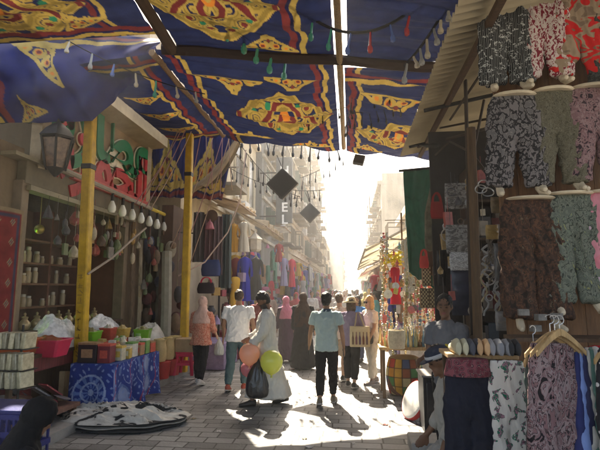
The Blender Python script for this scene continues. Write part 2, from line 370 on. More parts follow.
for y_ in (10.83, 6.9): w = MB(); w.box((XF+.12, y_, 4.66), (.2, .22, 1.66)); part('sign_frame', w, mat((.4,.3,.18), .6), sh, bevel=.01)
w = MB(); w.box((XF+.16, 9.2, 3.9), (.22, 3.1, .15)); part('sign_ledge', w, mat((.55,.1,.08), .5), sh, bevel=.01)
SIDE = Matrix(((0,0,1,0),(1,0,0,0),(0,1,0,0),(0,0,0,1)))
GREEN = mat((.0,.16,.05), .4); REDL = mat((.42,.025,.03), .4); WL = mat((.7,.62,.45), .5)
def sgn(body, size, y, z, m1, bold=.02):
    text_obj('lettering', body, size, Matrix.Translation((XF+.15, y, z)) @ SIDE, WL, sh, .012, bold+.022)
    text_obj('lettering', body, size, Matrix.Translation((XF+.185, y, z)) @ SIDE, m1, sh, .03, bold)
sgn('\uFE93\uFEAD\uFE8E\uFEC4\uFECB', 1.75, 8.95, 5.0, GREEN, .05)
sgn('\uFE93\uFEB0\uFEE4\uFEA4\uFEDF\uFE8D', 1.5, 9.0, 4.36, REDL, .045)
w = MB()
pts = [(.36*math.cos(a), .42*math.sin(a)) for a in [k*math.pi/8 for k in range(16)]]
w.prism([(.17*math.cos(k*math.pi/9), .2*math.sin(k*math.pi/9)) for k in range(18)], (XF+.14, 7.02, 4.28), (0,1,0), (0,0,1), .05)
w.tube([(XF+.17, 7.1, 4.3), (XF+.17, 7.1, 4.0), (XF+.17, 6.95, 3.86), (XF+.17, 6.8, 3.85)], .05, 6); part('lettering', w, mat((.62,.5,.3), .5), sh)
w = MB(); w.prism([(-.15,.12),(0,.05),(.15,.12),(.13,-.1),(.06,-.16),(0,-.06),(-.06,-.16),(-.13,-.1)], (XF+.16, 7.35, 3.93), (0,1,0), (0,0,1), .05); part('lettering', w, REDL, sh)
w = MB(); w.box((XF+.1, 8.5, 3.68), (.16, 3.9, .36)); part('lintel', w, mat((.17,.135,.08), .6, .4, 3), sh, bevel=.01)
w = MB(); w.box((XF+.13, 8.4, 3.44), (.22, 3.6, .08)); w.box((XF+.13, 8.4, 3.89), (.25, 4.4, .06)); part('lintel_trim', w, mat((.25,.21,.13), .5), sh)
for y_ in (6.6, 9.95): w = MB(); w.box((XF+.05, y_, 1.9), (.22, .16, 3.3)); part('door_jamb', w, mat((.2,.145,.09), .6), sh, bevel=.01)
w = MB(); w.box((XF-1.4, 8.35, 1.75), (.08, 3.2, 3.4)); part('back_panel', w, mat((.12,.06,.035), .6), sh)
for z in (.8, 1.5, 1.95, 2.35, 2.8):
    w = MB(); w.box((XF-1.15, 8.35, z), (.42, 3.2, .04)); part('shelf', w, mat((.2,.1,.05), .6), sh, bevel=.005)
w = MB()
for y in (6.8, 7.85, 8.9, 9.9): w.box((XF-1.15, y, 1.75), (.44, .05, 3.4))
part('shelf_upright', w, mat((.14,.05,.025), .6), sh, bevel=.005)
w = MB(); w.box((XF-.5, 9.95, 1.7), (.9, .05, 3.3)); part('side_shelf_panel', w, mat((.16,.06,.03), .6), sh)
# jars on the shop shelves
jar = MB(); jar.lathe((0,0,0), [(.001,0),(.05,0),(.055,.02),(.055,.13),(.035,.16)], 10)
tj = thing('spice_jar', 'small pale spice jar on a dark shelf inside the spice shop', 'jar', (XF-1.02, 6.95, .82), 0, 'spice jars inside the shop')
part('body', jar, mat((.42,.33,.2), .3, .3), tj, world=False); l_ = MB(); l_.lathe((0,0,.16), [(.001,0),(.042,0),(.042,.04),(.001,.045)], 10); part('lid', l_, mat((.6,.55,.45), .4), tj, world=False)
for z in (.82, 1.52, 1.97, 2.37):
    for k in range(14):
        if (z == .82 and k == 0) or rnd.random() < .14: continue
        c = copy_tree(tj); c.location = (XF-1.02+rnd.uniform(-.03,.03), 6.95+k*.21+rnd.uniform(-.05,.05), z); q_ = rnd.uniform(.7, 1.25); c.scale = (q_, q_, rnd.uniform(.7, 1.6))
for k, (y, c, z) in enumerate([(7.05, (.05,.6,.2), 2.62), (7.6, (.05,.6,.2), 2.62)]):
    w = MB(); w.box((XF-.9, y, z), (.1, .46, .09)); solo('shelf_lamp', w, mat(c, .4, emit=1.6), ['green glowing strip lamp nearer the red carpet in the spice shop', 'green glowing strip lamp nearer the yellow pole in the spice shop'][k], 'lamp')
w = MB(); w.box((XF-.9, 7.4, 2.42), (.1, 1.1, .07)); solo('shelf_lamp', w, mat((.7,.5,.1), .4, emit=.8), 'long yellow glowing strip under the green shelf lamps', 'lamp')
w = MB(); w.ball((XF-.5, 7.9, 2.95), .09); w.tube([(XF-.5,7.9,3.0),(XF-.5,7.9,3.9)], .008, 4); solo('hanging_lamp', w, mat((.5,.38,.1), .3, metal=.6), 'round brass hanging lamp in the spice shop opening', 'lamp')
# row of small brass pots at the counter
for k in range(8):
    w = MB(); c = Vector((-5.0, 6.75+k*.28, 1.24)); w.lathe(c, [(.001,0),(.06,0),(.09,.05),(.085,.1),(.04,.15),(.05,.19),(.015,.2),(.02,.24),(.001,.26)], 12)
    solo('brass_pot', w, mat((.36,.27,.14), .35, metal=.5), 'small lidded brass pot in the row on the counter', 'pot', 'brass pots on the spice counter')
cnt = thing('shop_counter', 'dark wooden counter across the spice shop front', 'counter', (-5.0, 8, 0))
w = MB(); w.box((-5.02, 8.0, 1.2), (.45, 3.0, .06)); part('top', w, WOODD, cnt, bevel=.01)
w = MB(); w.box((-5.05, 8.0, .65), (.36, 2.9, 1.04)); part('body', w, WOODD, cnt)
# packets and pouches hung along the shop front
for k in range(64):
    y = rnd.uniform(6.9, 11.2); x = XF+rnd.uniform(.18,.5)+(.2 if y > 10 else 0); z = rnd.uniform(2.5,3.3) if y < 10 else rnd.uniform(1.3,3.3); r = rnd.uniform(.04,.1); w = MB()
    if k % 4 == 0: w.box((x,y,z), (.04,r*1.6,r*2.4), rnd.uniform(-.4,.4))
    elif k % 4 == 1: w.lathe((x,y,z), [(.001,-r*1.5),(r*.8,-r*1.1),(r,-.2*r),(r*.5,r*.8),(r*.15,r*1.2)], 9)
    elif k % 4 == 2: w.lathe((x,y,z), [(r*.9,-r*1.3),(r*.5,0),(r*.12,r)], 9)
    else: w.ball((x,y,z), (r*.6,r*.8,r*1.5), 9, 6)
    w.tube([(x,y,z+r*.8),(x,y+.01,z+r+rnd.uniform(.15,.5))], .004, 4)
    solo('hanging_packet', w, mat(rnd.choice([(.3,.22,.12),(.12,.07,.04),(.4,.33,.22),(.07,.06,.06),(.3,.06,.04),(.12,.15,.06),(.35,.2,.05),(.2,.17,.14)]), .5, .4, 12, .4, 30), 'small packet or pouch hanging along the spice shop front', 'packet', 'packets hanging along the spice shop front')
# carpets on the jamb
def carpet_cols(U, V, W, H):
    c = np.zeros(U.shape+(3,)); c[:] = (.22,.03,.03)
    e = np.minimum(np.minimum(U, W-U), np.minimum(V, H-V))
    c[e < .05] = (.3,.22,.13); c[(e > .09) & (e < .13)] = (.06,.05,.09)
    a = np.abs(((U/.24) % 1)-.5)+np.abs(((V/.3) % 1)-.5); c[(a < .2) & (e > .15)] = (.35,.25,.14); c[(a < .12) & (e > .15)] = (.07,.08,.12); c[(a < .05) & (e > .15)] = (.4,.1,.04)
    return c
def sheet(name, fn, nu, nv, W, H, colfn, mats, label=None, cat='cloth', group=None, parent=None):
    u = np.linspace(0, 1, nu+1); v = np.linspace(0, 1, nv+1); UU, VV = np.meshgrid(u, v)
    X, Y, Z = fn(UU, VV); co = np.stack([X, Y, Z], -1).reshape(-1, 3).astype(float)
    org = np.array([co[:,0].mean(), co[:,1].mean(), co[:,2].min()])
    if parent is not None: rt = root_of(parent).location; org = np.array(rt)
    i = np.arange(nu)[None, :]+np.arange(nv)[:, None]*(nu+1); fs = np.stack([i, i+1, i+nu+2, i+nu+1], -1).reshape(-1, 4)
    me = bpy.data.meshes.new(name); me.from_pydata((co-org).tolist(), [], fs.tolist())
    setcol(me, colfn(UU*W, VV*H, W, H).reshape(-1, 3))
    o = link_mesh(name, me, mats, parent, True, None)
    if parent is None: o.location = org; tag(o, label, cat, group)
    return o
CARPET = attr_mat('carpet_pile', .95, 0, .05, .6, 200)
sheet('hanging_carpet', lambda u, v: (XF+.2+.03*np.sin(u*9), 5.2+u*1.32, .3+v*2.75), 70, 110, 1.3, 2.75, carpet_cols, CARPET, 'dark red patterned carpet hanging beside the spice shop opening', 'carpet')
# iron lantern before the sign
lp = PX(57, 147, -4.75)
ln = thing('iron_lantern', 'old iron wall lantern hanging before the Arabic sign', 'lantern', (lp.x, lp.y, lp.z-.45))
w = MB(); w.lathe((lp.x, lp.y, lp.z+.12), [(.27,0),(.29,.03),(.2,.16),(.09,.26),(.03,.3),(.03,.45)], 6); w.lathe((lp.x,lp.y,lp.z-.5), [(.02,0),(.07,.05),(.13,.12),(.16,.14),(.02,.15)], 6)
for k in range(6):
    a = k*math.pi/3; w.tube([(lp.x+.16*math.cos(a), lp.y+.16*math.sin(a), lp.z-.37), (lp.x+.26*math.cos(a), lp.y+.26*math.sin(a), lp.z+.13)], .02, 5)
part('frame', w, IRON, ln)
w = MB(); w.lathe((lp.x, lp.y, lp.z-.36), [(.001,0),(.14,0),(.235,.47),(.001,.48)], 6); part('pane', w, mat((.2,.13,.09), .3, .7, 9), ln)
w = MB(); w.tube([(lp.x, lp.y, lp.z+.5), (lp.x-.2, lp.y, lp.z+.62), (XF, lp.y, lp.z+.55)], .025, 6); part('bracket', w, IRON, ln)
# ---- yellow poles
def pole(p0, p1, wd, label, letters=None):
    t = thing('yellow_pole', label, 'pole', (p0.x, p0.y, 0)); d = (p1-p0); ax = d.normalized(); X_ = Vector((1,0,0)); X_ = (X_-ax*X_.dot(ax)).normalized(); Y_ = ax.cross(X_); h = wd/2
    n = 26; rings = []
    for k in range(n+1):
        q = p0+d*(k/n); j = 1+.03*math.sin(k*2.3)+.025*math.sin(k*5.1)
        c = h*.82
        rings.append([q+X_*(a*j)*h+Y_*(b*j)*h for a, b in ((-1,-.8),(-.8,-1),(.8,-1),(1,-.8),(1,.8),(.8,1),(-.8,1),(-1,.8))])
    w = MB(); w.loft(rings); part('post', w, YELLOW, t)
    if letters:
        dk = mat((.28,.16,.01), .6)
        q_ = random.Random(4)
        for k in range(13):                      # worn, unreadable painted marks
            q = p0+d*(.06+.026*k)+Vector((0,-h-.002,0)); w = MB()
            for j in range(q_.choice([2,3,3])): a = q_.choice([0,0,1.57,.7,-.7]); w.box(q+Vector((q_.uniform(-.02,.02),0,q_.uniform(-.04,.04))), (.075,.008,.014), 0, 0, a)
            part('painted_mark', w, dk, t)
    w = MB()
    for z in (.72,): 
        q = p0+d*z; w.box(q, (wd*1.12, wd*1.12, .09))
    part('clamp', w, IRON, t, bevel=.01); return t
pa = P(79, 392, 7.15); pb = P(91.5, 95, 7.15); pa = pa+(pa-pb)*((pa.z-.1)/(pb.z-pa.z)); pb.z += .2
pole(pa, pb, .16, 'yellow painted pole with dark marks, between the pink tub and blue tablecloth', 'marks')
pc = P(184, 345, 9.9); pd = P(190.5, 112, 9.9); pc = pc+(pc-pd)*((pc.z-.1)/(pd.z-pc.z)); pd.z += .2
pole(pc, pd, .15, 'yellow painted pole behind the pink plastic stool')
# ---- pipe with round bulbs
q0 = PX(60, 168, -4.72); q1 = PX(190, 226, -4.6)
pi = thing('bulb_pipe', 'yellow and red painted pipe with clear round bulbs under the shop sign', 'light fitting', ((q0.x+q1.x)/2, (q0.y+q1.y)/2, q1.z-.4))
n = 14
for k in range(n):
    a = q0.lerp(q1, k/n); b = q0.lerp(q1, (k+1)/n)
    w = MB(); w.tube([a, b], .045, 8); part('pipe', w, [mat((.55,.4,.06), .5), mat((.3,.26,.2), .6), mat((.5,.06,.04), .5)][0 if k in (8,9,11,12) else 2 if k in (10,13) else 1], pi)
for k in range(11):
    c = q0.lerp(q1, .28+k*.07); w = MB(); w.lathe(c+Vector((0,0,-.44)), [(.001,0),(.05,.015),(.08,.07),(.076,.14),(.045,.22),(.03,.25)], 12); bu = part('bulb', w, mat((.74,.72,.62), .15, .05, spec=.9), pi)
    w = MB(); w.tube([c+Vector((0,0,-.2)), c+Vector((0,0,-.02))], .03, 8); part('socket', w, DARK, bu)
# ================================================================ CANOPY
def dpoly(A, B, pts, n=60):
    pts = np.array(pts, float); seg = []
    for k in range(len(pts)-1):
        t = np.linspace(0, 1, 12)[:, None]; seg.append(pts[k]*(1-t)+pts[k+1]*t)
    q = np.concatenate(seg); d = np.full(A.shape, 9.)
    for x, y in q: d = np.minimum(d, (A-x)**2+(B-y)**2)
    return np.sqrt(d)
def spiral(cx, cy, r, turns, a0, s=1):
    t = np.linspace(0, 1, 26); a = a0+s*t*turns*2*np.pi; rr = r*(1-.85*t); return np.stack([cx+rr*np.cos(a), cy+rr*np.sin(a)], -1)
YEL = np.array((.44,.3,.07)); RED = np.array((.17,.028,.028)); ORG = np.array((.6,.2,.03)); GRN = np.array((.02,.2,.1)); DKB = np.array((.012,.014,.06))
def medallion(c, A, B):
    """appliqué arabesque, A and B run -1..1 over it, mirrored left to right"""
    sel = (np.abs(A) < 1.25) & (np.abs(B) < 1.15)
    if not sel.any(): return
    a = np.abs(A[sel]); b = B[sel]; o = c[sel]
    sp = [spiral(.78,.02,.2,1.3,2.4), spiral(.5,.5,.22,1.4,-1.2,-1), spiral(.56,-.42,.22,1.4,1.4), spiral(.2,.78,.17,1.2,-2), spiral(.2,-.7,.17,1.2,2.2), spiral(.3,.08,.26,1.4,3.4,-1)]
    st = [[(0,1.0),(.2,.95),(.42,.78),(.7,.5),(.85,.25),(1.15,0)], [(1.15,0),(.9,-.2),(.78,-.5),(.45,-.72),(.25,-.9),(0,-1.0)], [(0,.55),(.2,.5),(.3,.3)], [(0,-.45),(.15,-.5),(.38,-.3),(.5,-.1),(.6,.15)]]
    dy = np.full(a.shape, 9.); ds = np.full(a.shape, 9.)
    for s in sp: d = dpoly(a, b, s); dy = np.minimum(dy, d); ds = np.minimum(ds, d)
    for s in st: dy = np.minimum(dy, dpoly(a, b, s)-.03)
    o[dy < .074] = DKB; o[dy < .054] = YEL; o[(dy < .012)] = YEL*.62
    r1 = np.minimum(dpoly(a, b, [(0,-.62),(.18,-.55),(.34,-.3),(.42,-.05),(.62,.12),(.72,.3)]), dpoly(a, b, [(0,.36),(.14,.28),(.2,.1),(.1,-.05)]))
    o[r1 < .095] = YEL; o[r1 < .055] = RED
    e = (a/.13)**2+((b+.15)/.22)**2; o[e < 1] = ORG; o[e < .35] = YEL
    for x, y in ((.62,.36),(.36,-.52),(.3,.62),(.75,-.22)): o[(a-x)**2+((b-y)*1.2)**2 < .0042] = GRN
    for x, y in ((.5,.5),(.2,.78),(.56,-.42)): o[(a-x)**2+(b-y)**2 < .004] = RED
    o[(a > 1.1) & (np.abs(b) < .09) & (a < 1.2)] = RED
    c[sel] = o
def corner(c, A, B):
    """small triangular motif, A across -1..1, B 0..1 towards its tip"""
    sel = (np.abs(A) < 1.1) & (B > -.1) & (B < 1.15)
    if not sel.any(): return
    a = np.abs(A[sel]); b = B[sel]; o = c[sel]
    d = np.full(a.shape, 9.)
    for s in (spiral(.22,.3,.2,1.3,2), spiral(.62,.16,.16,1.3,1), [(0,1.05),(.12,.7),(.35,.5),(.6,.36),(1.05,.02)], [(0,.05),(.5,.0),(1.0,.02)], spiral(.1,.68,.11,1,0)): d = np.minimum(d, dpoly(a, b, s))
    o[d < .085] = DKB; o[d < .062] = YEL
    e = (a-.25)**2+(b-.28)**2; o[e < .012] = ORG; o[e < .005] = RED; o[(a-.62)**2+(b-.16)**2 < .005] = ORG; o[a*a+(b-.55)**2 < .006] = RED
    c[sel] = o
def canopy_cols(spec, base=(.016,.024,.078)):
    def f(U, V, W, H):
        c = np.zeros(U.shape+(3,)); c[:] = base
        rn = np.random.RandomState(3)
        for kind, *q in spec:
            if kind == 'v':                      # pair of stripes along V at u = q0: red then yellow
                u, s = q; w = U+.03*np.sin(V*5+u)+.02*np.sin(V*13)
                c[(np.abs(w-u) < .05)] = RED; c[(np.abs(w-u-s*.14) < .042)] = YEL; c[(np.abs(w-u-s*.07) < .02)] = DKB
            if kind == 'h':
                v, s = q; w = V+.03*np.sin(U*4+v)+.02*np.sin(U*11)
                c[(np.abs(w-v) < .05)] = RED; c[(np.abs(w-v-s*.14) < .042)] = YEL; c[(np.abs(w-v-s*.07) < .02)] = DKB
            if kind == 'm': u, v, ru, rv = q; medallion(c, (U-u)/ru, (V-v)/rv)
            if kind == 'c': u, v, ru, rv, ang = q; ca, sa = math.cos(ang), math.sin(ang); x = U-u; y = V-v; corner(c, (x*ca+y*sa)/ru, (-x*sa+y*ca)/rv)
        return c
    return f
TENT0 = attr_mat('valance_cotton', .6, 0, .35, .3, 60)
TENT = attr_mat('tent_cotton', .75, .055, .25, .3, 60)
def hang(p00, p10, p11, p01, sag, wr=.042, freq=9, seed=0, along='u', edge=0):
    p = [np.array(k, float) for k in (p00, p10, p11, p01)]
    def f(u, v):
        q = [(p[0][i]*(1-u)+p[1][i]*u)*(1-v)+(p[3][i]*(1-u)+p[2][i]*u)*v for i in range(3)]
        s = np.sin(np.pi*u)**.8*np.sin(np.pi*v)**.8
        t = v if along == 'u' else u; o = u if along == 'u' else v
        w = np.sin(t*freq*6.28+3*np.sin(o*3+seed)+seed)+.7*np.sin(t*freq*11.7+2*np.sin(o*5.1+seed*2))+.5*np.sin(t*freq*3.1+o*7+seed)+.35*np.sin(t*freq*21+4*np.sin(o*6.3))
        return q[0], q[1]+(w*wr*.4 if abs(p[0][2]-p[3][2]) > .5 else 0), q[2]-sag*s+w*wr*(.3+.7*s)-edge*(np.abs(np.sin(u*9.42)))*(v > .93)*(v-.93)*10
    return f
Z = 5.5; YB = 7.45; YE = 11.7
def canopy(label, p, W, H, spec, sag, nu=270, nv=400, **k):
    return sheet('canopy_cloth', hang(*p, sag, **k), nu, nv, W, H, canopy_cols(spec), TENT, label, 'canopy', 'tent cloths stretched over the street')
PI = math.pi
def yb(x): return 7.17+(.29 if x < 0 else .155)*x
def ye(x): return 11.35+(.36 if x < 0 else .4)*x
canopy('blue tent cloth with a central medallion between two stripes, facing the hanging black squares', ((-2.95,yb(-2.95)+.07,Z),(-.22,yb(-.22)+.07,Z),(-.22,ye(-.22),Z-.18),(-2.85,ye(-2.85),Z-.1)), 2.75, 4.2,
       [('v',.2,1),('v',2.42,1),('m',1.72,1.95,.78,.92),('c',.95,.62,.5,.4,0),('c',2.0,.5,.42,.34,0),('c',.75,3.65,.45,.5,PI),('c',2.05,4.0,.42,.5,PI)], .2, edge=.1, seed=1)
canopy('blue tent cloth with an orange cornered medallion beside the corrugated roof', ((-.05,yb(0)+.07,Z),(2.5,yb(2.5)+.07,Z),(2.5,ye(2.5)-.2,Z-.25),(-.05,ye(0),Z-.18)), 2.55, 4.2,
       [('v',.12,1),('h',.3,1),('m',1.15,2.6,.8,.75),('c',.95,.85,.6,.5,0),('c',.5,3.9,.35,.4,PI)], .22, edge=.1, seed=2)
canopy('blue tent cloth overhead with a large medallion above the dark crossbeam', ((-2.2,-1.8,Z),(-.2,-1.8,Z),(-.2,yb(-.2)-.12,Z),(-2.55,yb(-2.55)-.12,Z)), 2.2, 8.7,
       [('v',1.62,1),('m',.72,7.42,.68,.85),('c',1.3,8.5,.36,.42,PI),('m',.7,4.2,.68,.8)], .1, seed=3, freq=12)
canopy('plain wrinkled blue tent cloth overhead, next to the corrugated roof', ((0,-1.8,Z),(2.6,-1.8,Z),(2.6,yb(2.6)-.12,Z),(0,yb(0)-.12,Z)), 2.6, 9.0, [('v',-.2,1)], .2, seed=4, freq=16, wr=.035)
canopy('blue tent cloth overhead with a medallion in the top left corner', ((-6.6,-1.8,Z),(-2.4,-1.8,Z+.02),(-2.75,6.0,Z+.02),(-6.6,5.95,Z)), 4.0, 7.8,
       [('v',3.35,1),('m',2.1,7.0,1.0,.72),('c',3.05,7.5,.4,.35,PI-.5),('h',7.6,1)], .1, seed=5, freq=10)
canopy('narrow blue tent cloth with small motifs above the shop cornice', ((-4.3,6.6,Z-.05),(-3.05,6.5,Z),(-2.95,10.2,Z-.05),(-4.25,10.2,Z-.12)), 1.5, 4.2,
       [('v',1.2,-1),('c',.6,1.4,.4,.35,0),('c',.6,2.3,.45,.4,0),('c',.6,3.3,.45,.4,0),('h',.2,1),('h',3.95,1)], .12, seed=6, edge=.1, wr=.012)
# bulging valance at the left
def valance(u, v):
    A = np.array(P(-40, 18, 6.85)); B = np.array(P(168, 40, 7.35)); C0 = np.array(P(-30, 124, 6.6)); C1 = np.array(P(92, 121, 6.9)); C2 = np.array(P(160, 57, 7.3))
    top = [A[i]*(1-u)+B[i]*u for i in range(3)]
    t = np.clip(u/.5, 0, 1); t2 = np.clip((u-.5)/.5, 0, 1); t2 = t2**.8
    bot = [C0[i]*(1-t)+C1[i]*t+(C2[i]-C1[i])*t2 for i in range(3)]
    w = np.sin(u*30+v*9)+.8*np.sin(u*53-v*7+2)+.6*np.sin(u*19+v*16)+.5*np.sin(v*26+u*14)
    b = np.sin(np.pi*v)*(.22+.06*np.sin(u*7))
    return top[0]*(1-v)+bot[0]*v, top[1]*(1-v)+bot[1]*v-b+w*.034, top[2]*(1-v)+bot[2]*v+w*.02-.06*np.sin(np.pi*v)
sheet('canopy_valance', valance, 240, 130, 3.3, 1.25, canopy_cols([('v',.55,-1),('c',1.2,.55,.36,.42,-2.3),('h',.12,1),('c',.9,1.2,.2,.24,PI*.9)], (.007,.011,.1)), TENT0, 'bulging royal blue valance with red and yellow stripes above the Arabic sign', 'canopy', 'tent cloths stretched over the street')
# rear drape hung from the far edge
a0, a1 = P(138, 92, 11.75), P(246, 118, 11.75); b0, b1 = P(140, 196, 11.75), P(222, 200, 11.75)
sheet('canopy_drape', hang(a0, (a1.x, a1.y, a0.z), (b1.x, b1.y, b1.z), b0, 0, wr=.045, freq=8, along='v', seed=2), 150, 150, 2.6, 2.5,
      canopy_cols([('v',.22,1),('c',.8,2.2,.5,1.0,PI),('c',1.95,2.2,.5,1.0,PI),('h',2.42,-1)], (.012,.015,.075)), TENT, 'dark blue drape hanging down behind the rear yellow pole', 'canopy', 'tent cloths stretched over the street')
e0, e1 = P(243, 128, 11.6), P(196, 188, 11.3)
sheet('curtain', lambda u, v: (e0.x+(e1.x-e0.x)*v+.14*np.sin(u*14)*(.3+v)+(u-.5)*.5*(.25+v), e0.y+(e1.y-e0.y)*v+.1*np.cos(u*14)+u*.1, e0.z+(e1.z-e0.z)*v-.25*np.sin(np.pi*v)+(u-.5)*.3), 60, 50, 1, 2,
      lambda U, V, W, H: np.stack([.3+0*U, .22+0*U, .13+0*U], -1), TENT, 'gathered beige curtain slanting down from the canopy corner', 'curtain')
# beams
def beam(name, p, q, r, m, label, grp=None, n=8):
    w = MB(); p = Vector(p); q = Vector(q); K = 10
    w.tube([p.lerp(q, k/K)+Vector((0, 0, .02*math.sin(k*1.7))) for k in range(K+1)], [r*(1+.08*math.sin(k*2.1)) for k in range(K+1)], n); return solo(name, w, m, label, 'beam', grp)
beam('canopy_beam', (-2.8, yb(-2.8)-.03, Z-.03), (2.9, yb(2.9)-.03, Z-.1), .085, mat((.035,.02,.015), .8), 'thick dark crossbeam carrying the tent cloths across the street')
beam('canopy_beam', (-2.25, -1.8, Z+.02), (-2.64, 6.35, Z-.02), .085, mat((.06,.035,.02), .8), 'dark wooden beam running overhead on the left of the big medallion')
beam('canopy_beam', (-3.0, yb(-3)+.12, Z-.02), (-2.92, 10.2, Z-.06), .055, WOODM, 'wooden beam along the left edge of the far medallion cloth')
beam('canopy_beam', (-.12, -1.8, Z+.03), (-.12, 11.3, Z-.12), .05, wood((.3,.2,.1)), 'straight pale wooden beam overhead down the middle of the street')
beam('canopy_rod', P(-25, 122, 6.8), P(64, 121, 7.1), .022, IRON, 'thin dark rod under the bulging blue valance')
for pt in (P(232,134,11.75), P(262,139,11.75), P(405,148,11.5)): pass
# ---- swags of lights
SOCK = mat((.02,.02,.02), .5)
def light_string(a, b, sag, n, label, bl=.16, cols=None, wire=.009, cap=.02, jit=.05):
    a, b = Vector(a), Vector(b); t = thing('light_string', label, 'string lights', ((a.x+b.x)/2, (a.y+b.y)/2, (a.z+b.z)/2-sag), 0, 'strings of small lights under the canopy')
    def q(u): return a.lerp(b, u)+Vector((0, 0, -4*sag*u*(1-u)))
    w = MB(); w.tube([q(k/24) for k in range(25)], wire, 5); part('wire', w, IRON, t)
    for k in range(n):
        c = q((k+.5)/n); L = bl*rnd.uniform(.8, 1.25); tl = Vector((rnd.uniform(-jit, jit), rnd.uniform(-jit, jit), 0))
        w = MB(); w.tube([c, c+Vector((0,0,-L*.4))+tl*.3, c+Vector((0,0,-L))+tl], [cap*.4, cap*.5, cap*.6], 5); w.lathe(c+tl+Vector((0,0,-L*1.5)), [(.002,0),(cap*.9,.1*L),(cap*1.1,.3*L),(cap*.8,.5*L),(cap*.3,.55*L)], 7)
        part('bulb', w, rnd.choice(cols) if cols else SOCK, t)
    return t
GL = [mat(c, .25, .1, spec=.8, bmp=0) for c in ((.05,.3,.2),(.4,.04,.04),(.1,.16,.4),(.45,.4,.3),(.3,.3,.28))]
light_string(P(228,133,11.7), P(342,150,11.7), .04, 13, 'string of black bulb sockets along the far canopy edge', .26, cap=.035)
light_string(P(238,141,11.6), P(300,197,12.4), .25, 11, 'string of black bulbs drooping towards the larger black square', .22, cap=.03)
light_string(P(222,163,12.4), P(322,190,13), .28, 17, 'lower string of black bulbs drooping past the hanging curtain', .18, cap=.026)
light_string(P(300,178,14), P(345,152,14), .1, 7, 'faint string of bulbs against the bright sky', .25, cap=.024)
light_string(P(345,128,9.5), P(352,98,8), .05, 5, 'short string of dark bulbs under the orange medallion', .16)
light_string(P(352,112,9), P(402,98,8.5), .1, 7, 'string of dark bulbs crossing below the stripes beside the corrugated roof', .2)
light_string(P(300,118,9.3), P(400,88,8.2), .06, 6, 'thin dark wire with bulbs across the middle beam', .16)
light_string(P(58,35,6.2), P(205,94,7.4), .12, 7, 'string of coloured glass lights in front of the bulging valance', .16, GL, cap=.035)
light_string(P(205,-6,5.9), P(292,64,6.9), .1, 6, 'string of green glass lights under the big medallion', .22, [GL[0]], cap=.045)
light_string(P(285,-6,5.9), P(420,2,5.7), .5, 7, 'pale drooping rope with coloured glass lights under the plain blue cloth', .2, GL, .022, cap=.035)
light_string(P(404,66,6.4), P(452,-4,5.6), .08, 7, 'slanting pale rope with clear glass lights beside the corrugated roof', .17, [GL[3], GL[4]], .02, cap=.04)
light_string(P(118,84,8), P(238,128,11), .2, 11, 'string of coloured glass lights above the shop cornice', .16, GL, cap=.035)
# ---- black square lamps hung as diamonds
def diamond(px, py, hw, Y, label, tilt=0, ang=45, ry=0):
    c = P(px, py, Y); s_ = hw/F*Y*2/math.sqrt(2)*1.02
    t = thing('square_floodlight', label, 'floodlight', (c.x, c.y, c.z-s_*.7), 0, 'black square lights hanging on edge')
    w = MB(); w.box(c, (s_, .12, s_), 0, tilt, R(ang)); part('housing', w, mat((.045,.043,.04), .5), t, bevel=.012)
    w = MB(); w.box(c+Vector((0,-.05,0)), (s_*.88, .045, s_*.88), 0, tilt, R(ang)); part('lens', w, mat((.01,.01,.012), .35), t)
    w = MB(); top = c+Vector((0,0,s_*.7)) ; w.tube([top, top+Vector((.03,0,P(px, 135, Y).z-top.z))], .012, 5); w.tube([top, top+Vector((-.15,0,.35))], .01, 5); part('wire', w, IRON, t)
diamond(282.5, 184, 16.5, 11.5, 'larger black square lamp hanging on its corner, in front of the hotel sign')
diamond(310, 213, 10.5, 15, 'smaller black square lamp hanging on its corner against the far facades')
diamond(359, 160, 7.5, 11.2, 'small tilted black lamp hanging just under the canopy edge', R(-25), 15)
# ropes fanning from the canopy corner
k_ = 0
for (x0,y0,x1,y1,Y0,Y1) in [(186,112,140,205,9.8,8.6),(192,114,146,207,9.8,8.6),(198,116,150,210,9.9,8.7),(190,113,136,203,9.8,8.5),(218,122,170,250,10.5,10),(226,126,180,262,10.6,10),(232,128,188,270,10.7,10),(212,120,212,190,10.4,11),(206,118,207,180,10.4,11),(223,124,220,196,10.6,11),(228,124,232,190,10.8,11.2),(204,118,178,240,10.2,9.8)]:
    w = MB(); a = P(x0,y0,Y0); b = P(x1,y1,Y1); w.tube([a.lerp(b, t/8)+Vector((0,0,-.12*math.sin(PI*t/8))) for t in range(9)], .011, 5)
    solo('rope', w, [mat((.36,.24,.17), .9), mat((.3,.16,.16), .9)][k_ % 2], 'thin slack cord running down from the canopy corner near the rear yellow pole', 'cord', 'cords fanning down from the canopy'); k_ += 1
w = MB(); pts = [P(x, y, Yy) for x, y, Yy in ((246,150,11.5),(240,200,11.2),(228,232,11),(205,262,10.4),(178,276,9.9))]
w.tube(pts, .017, 6); solo('rope', w, mat((.42,.3,.24), .9), 'thick pale rope drooping in a curve towards the rear yellow pole', 'rope')
w = MB(); w.tube([P(88, 274, 7.1), P(112, 258, 7.6), P(134, 238, 8.2), P(146, 228, 8.6)], .02, 6); solo('rope', w, mat((.4,.32,.25), .9), 'pale rope tied from the front yellow pole up to the bulb pipe', 'rope')
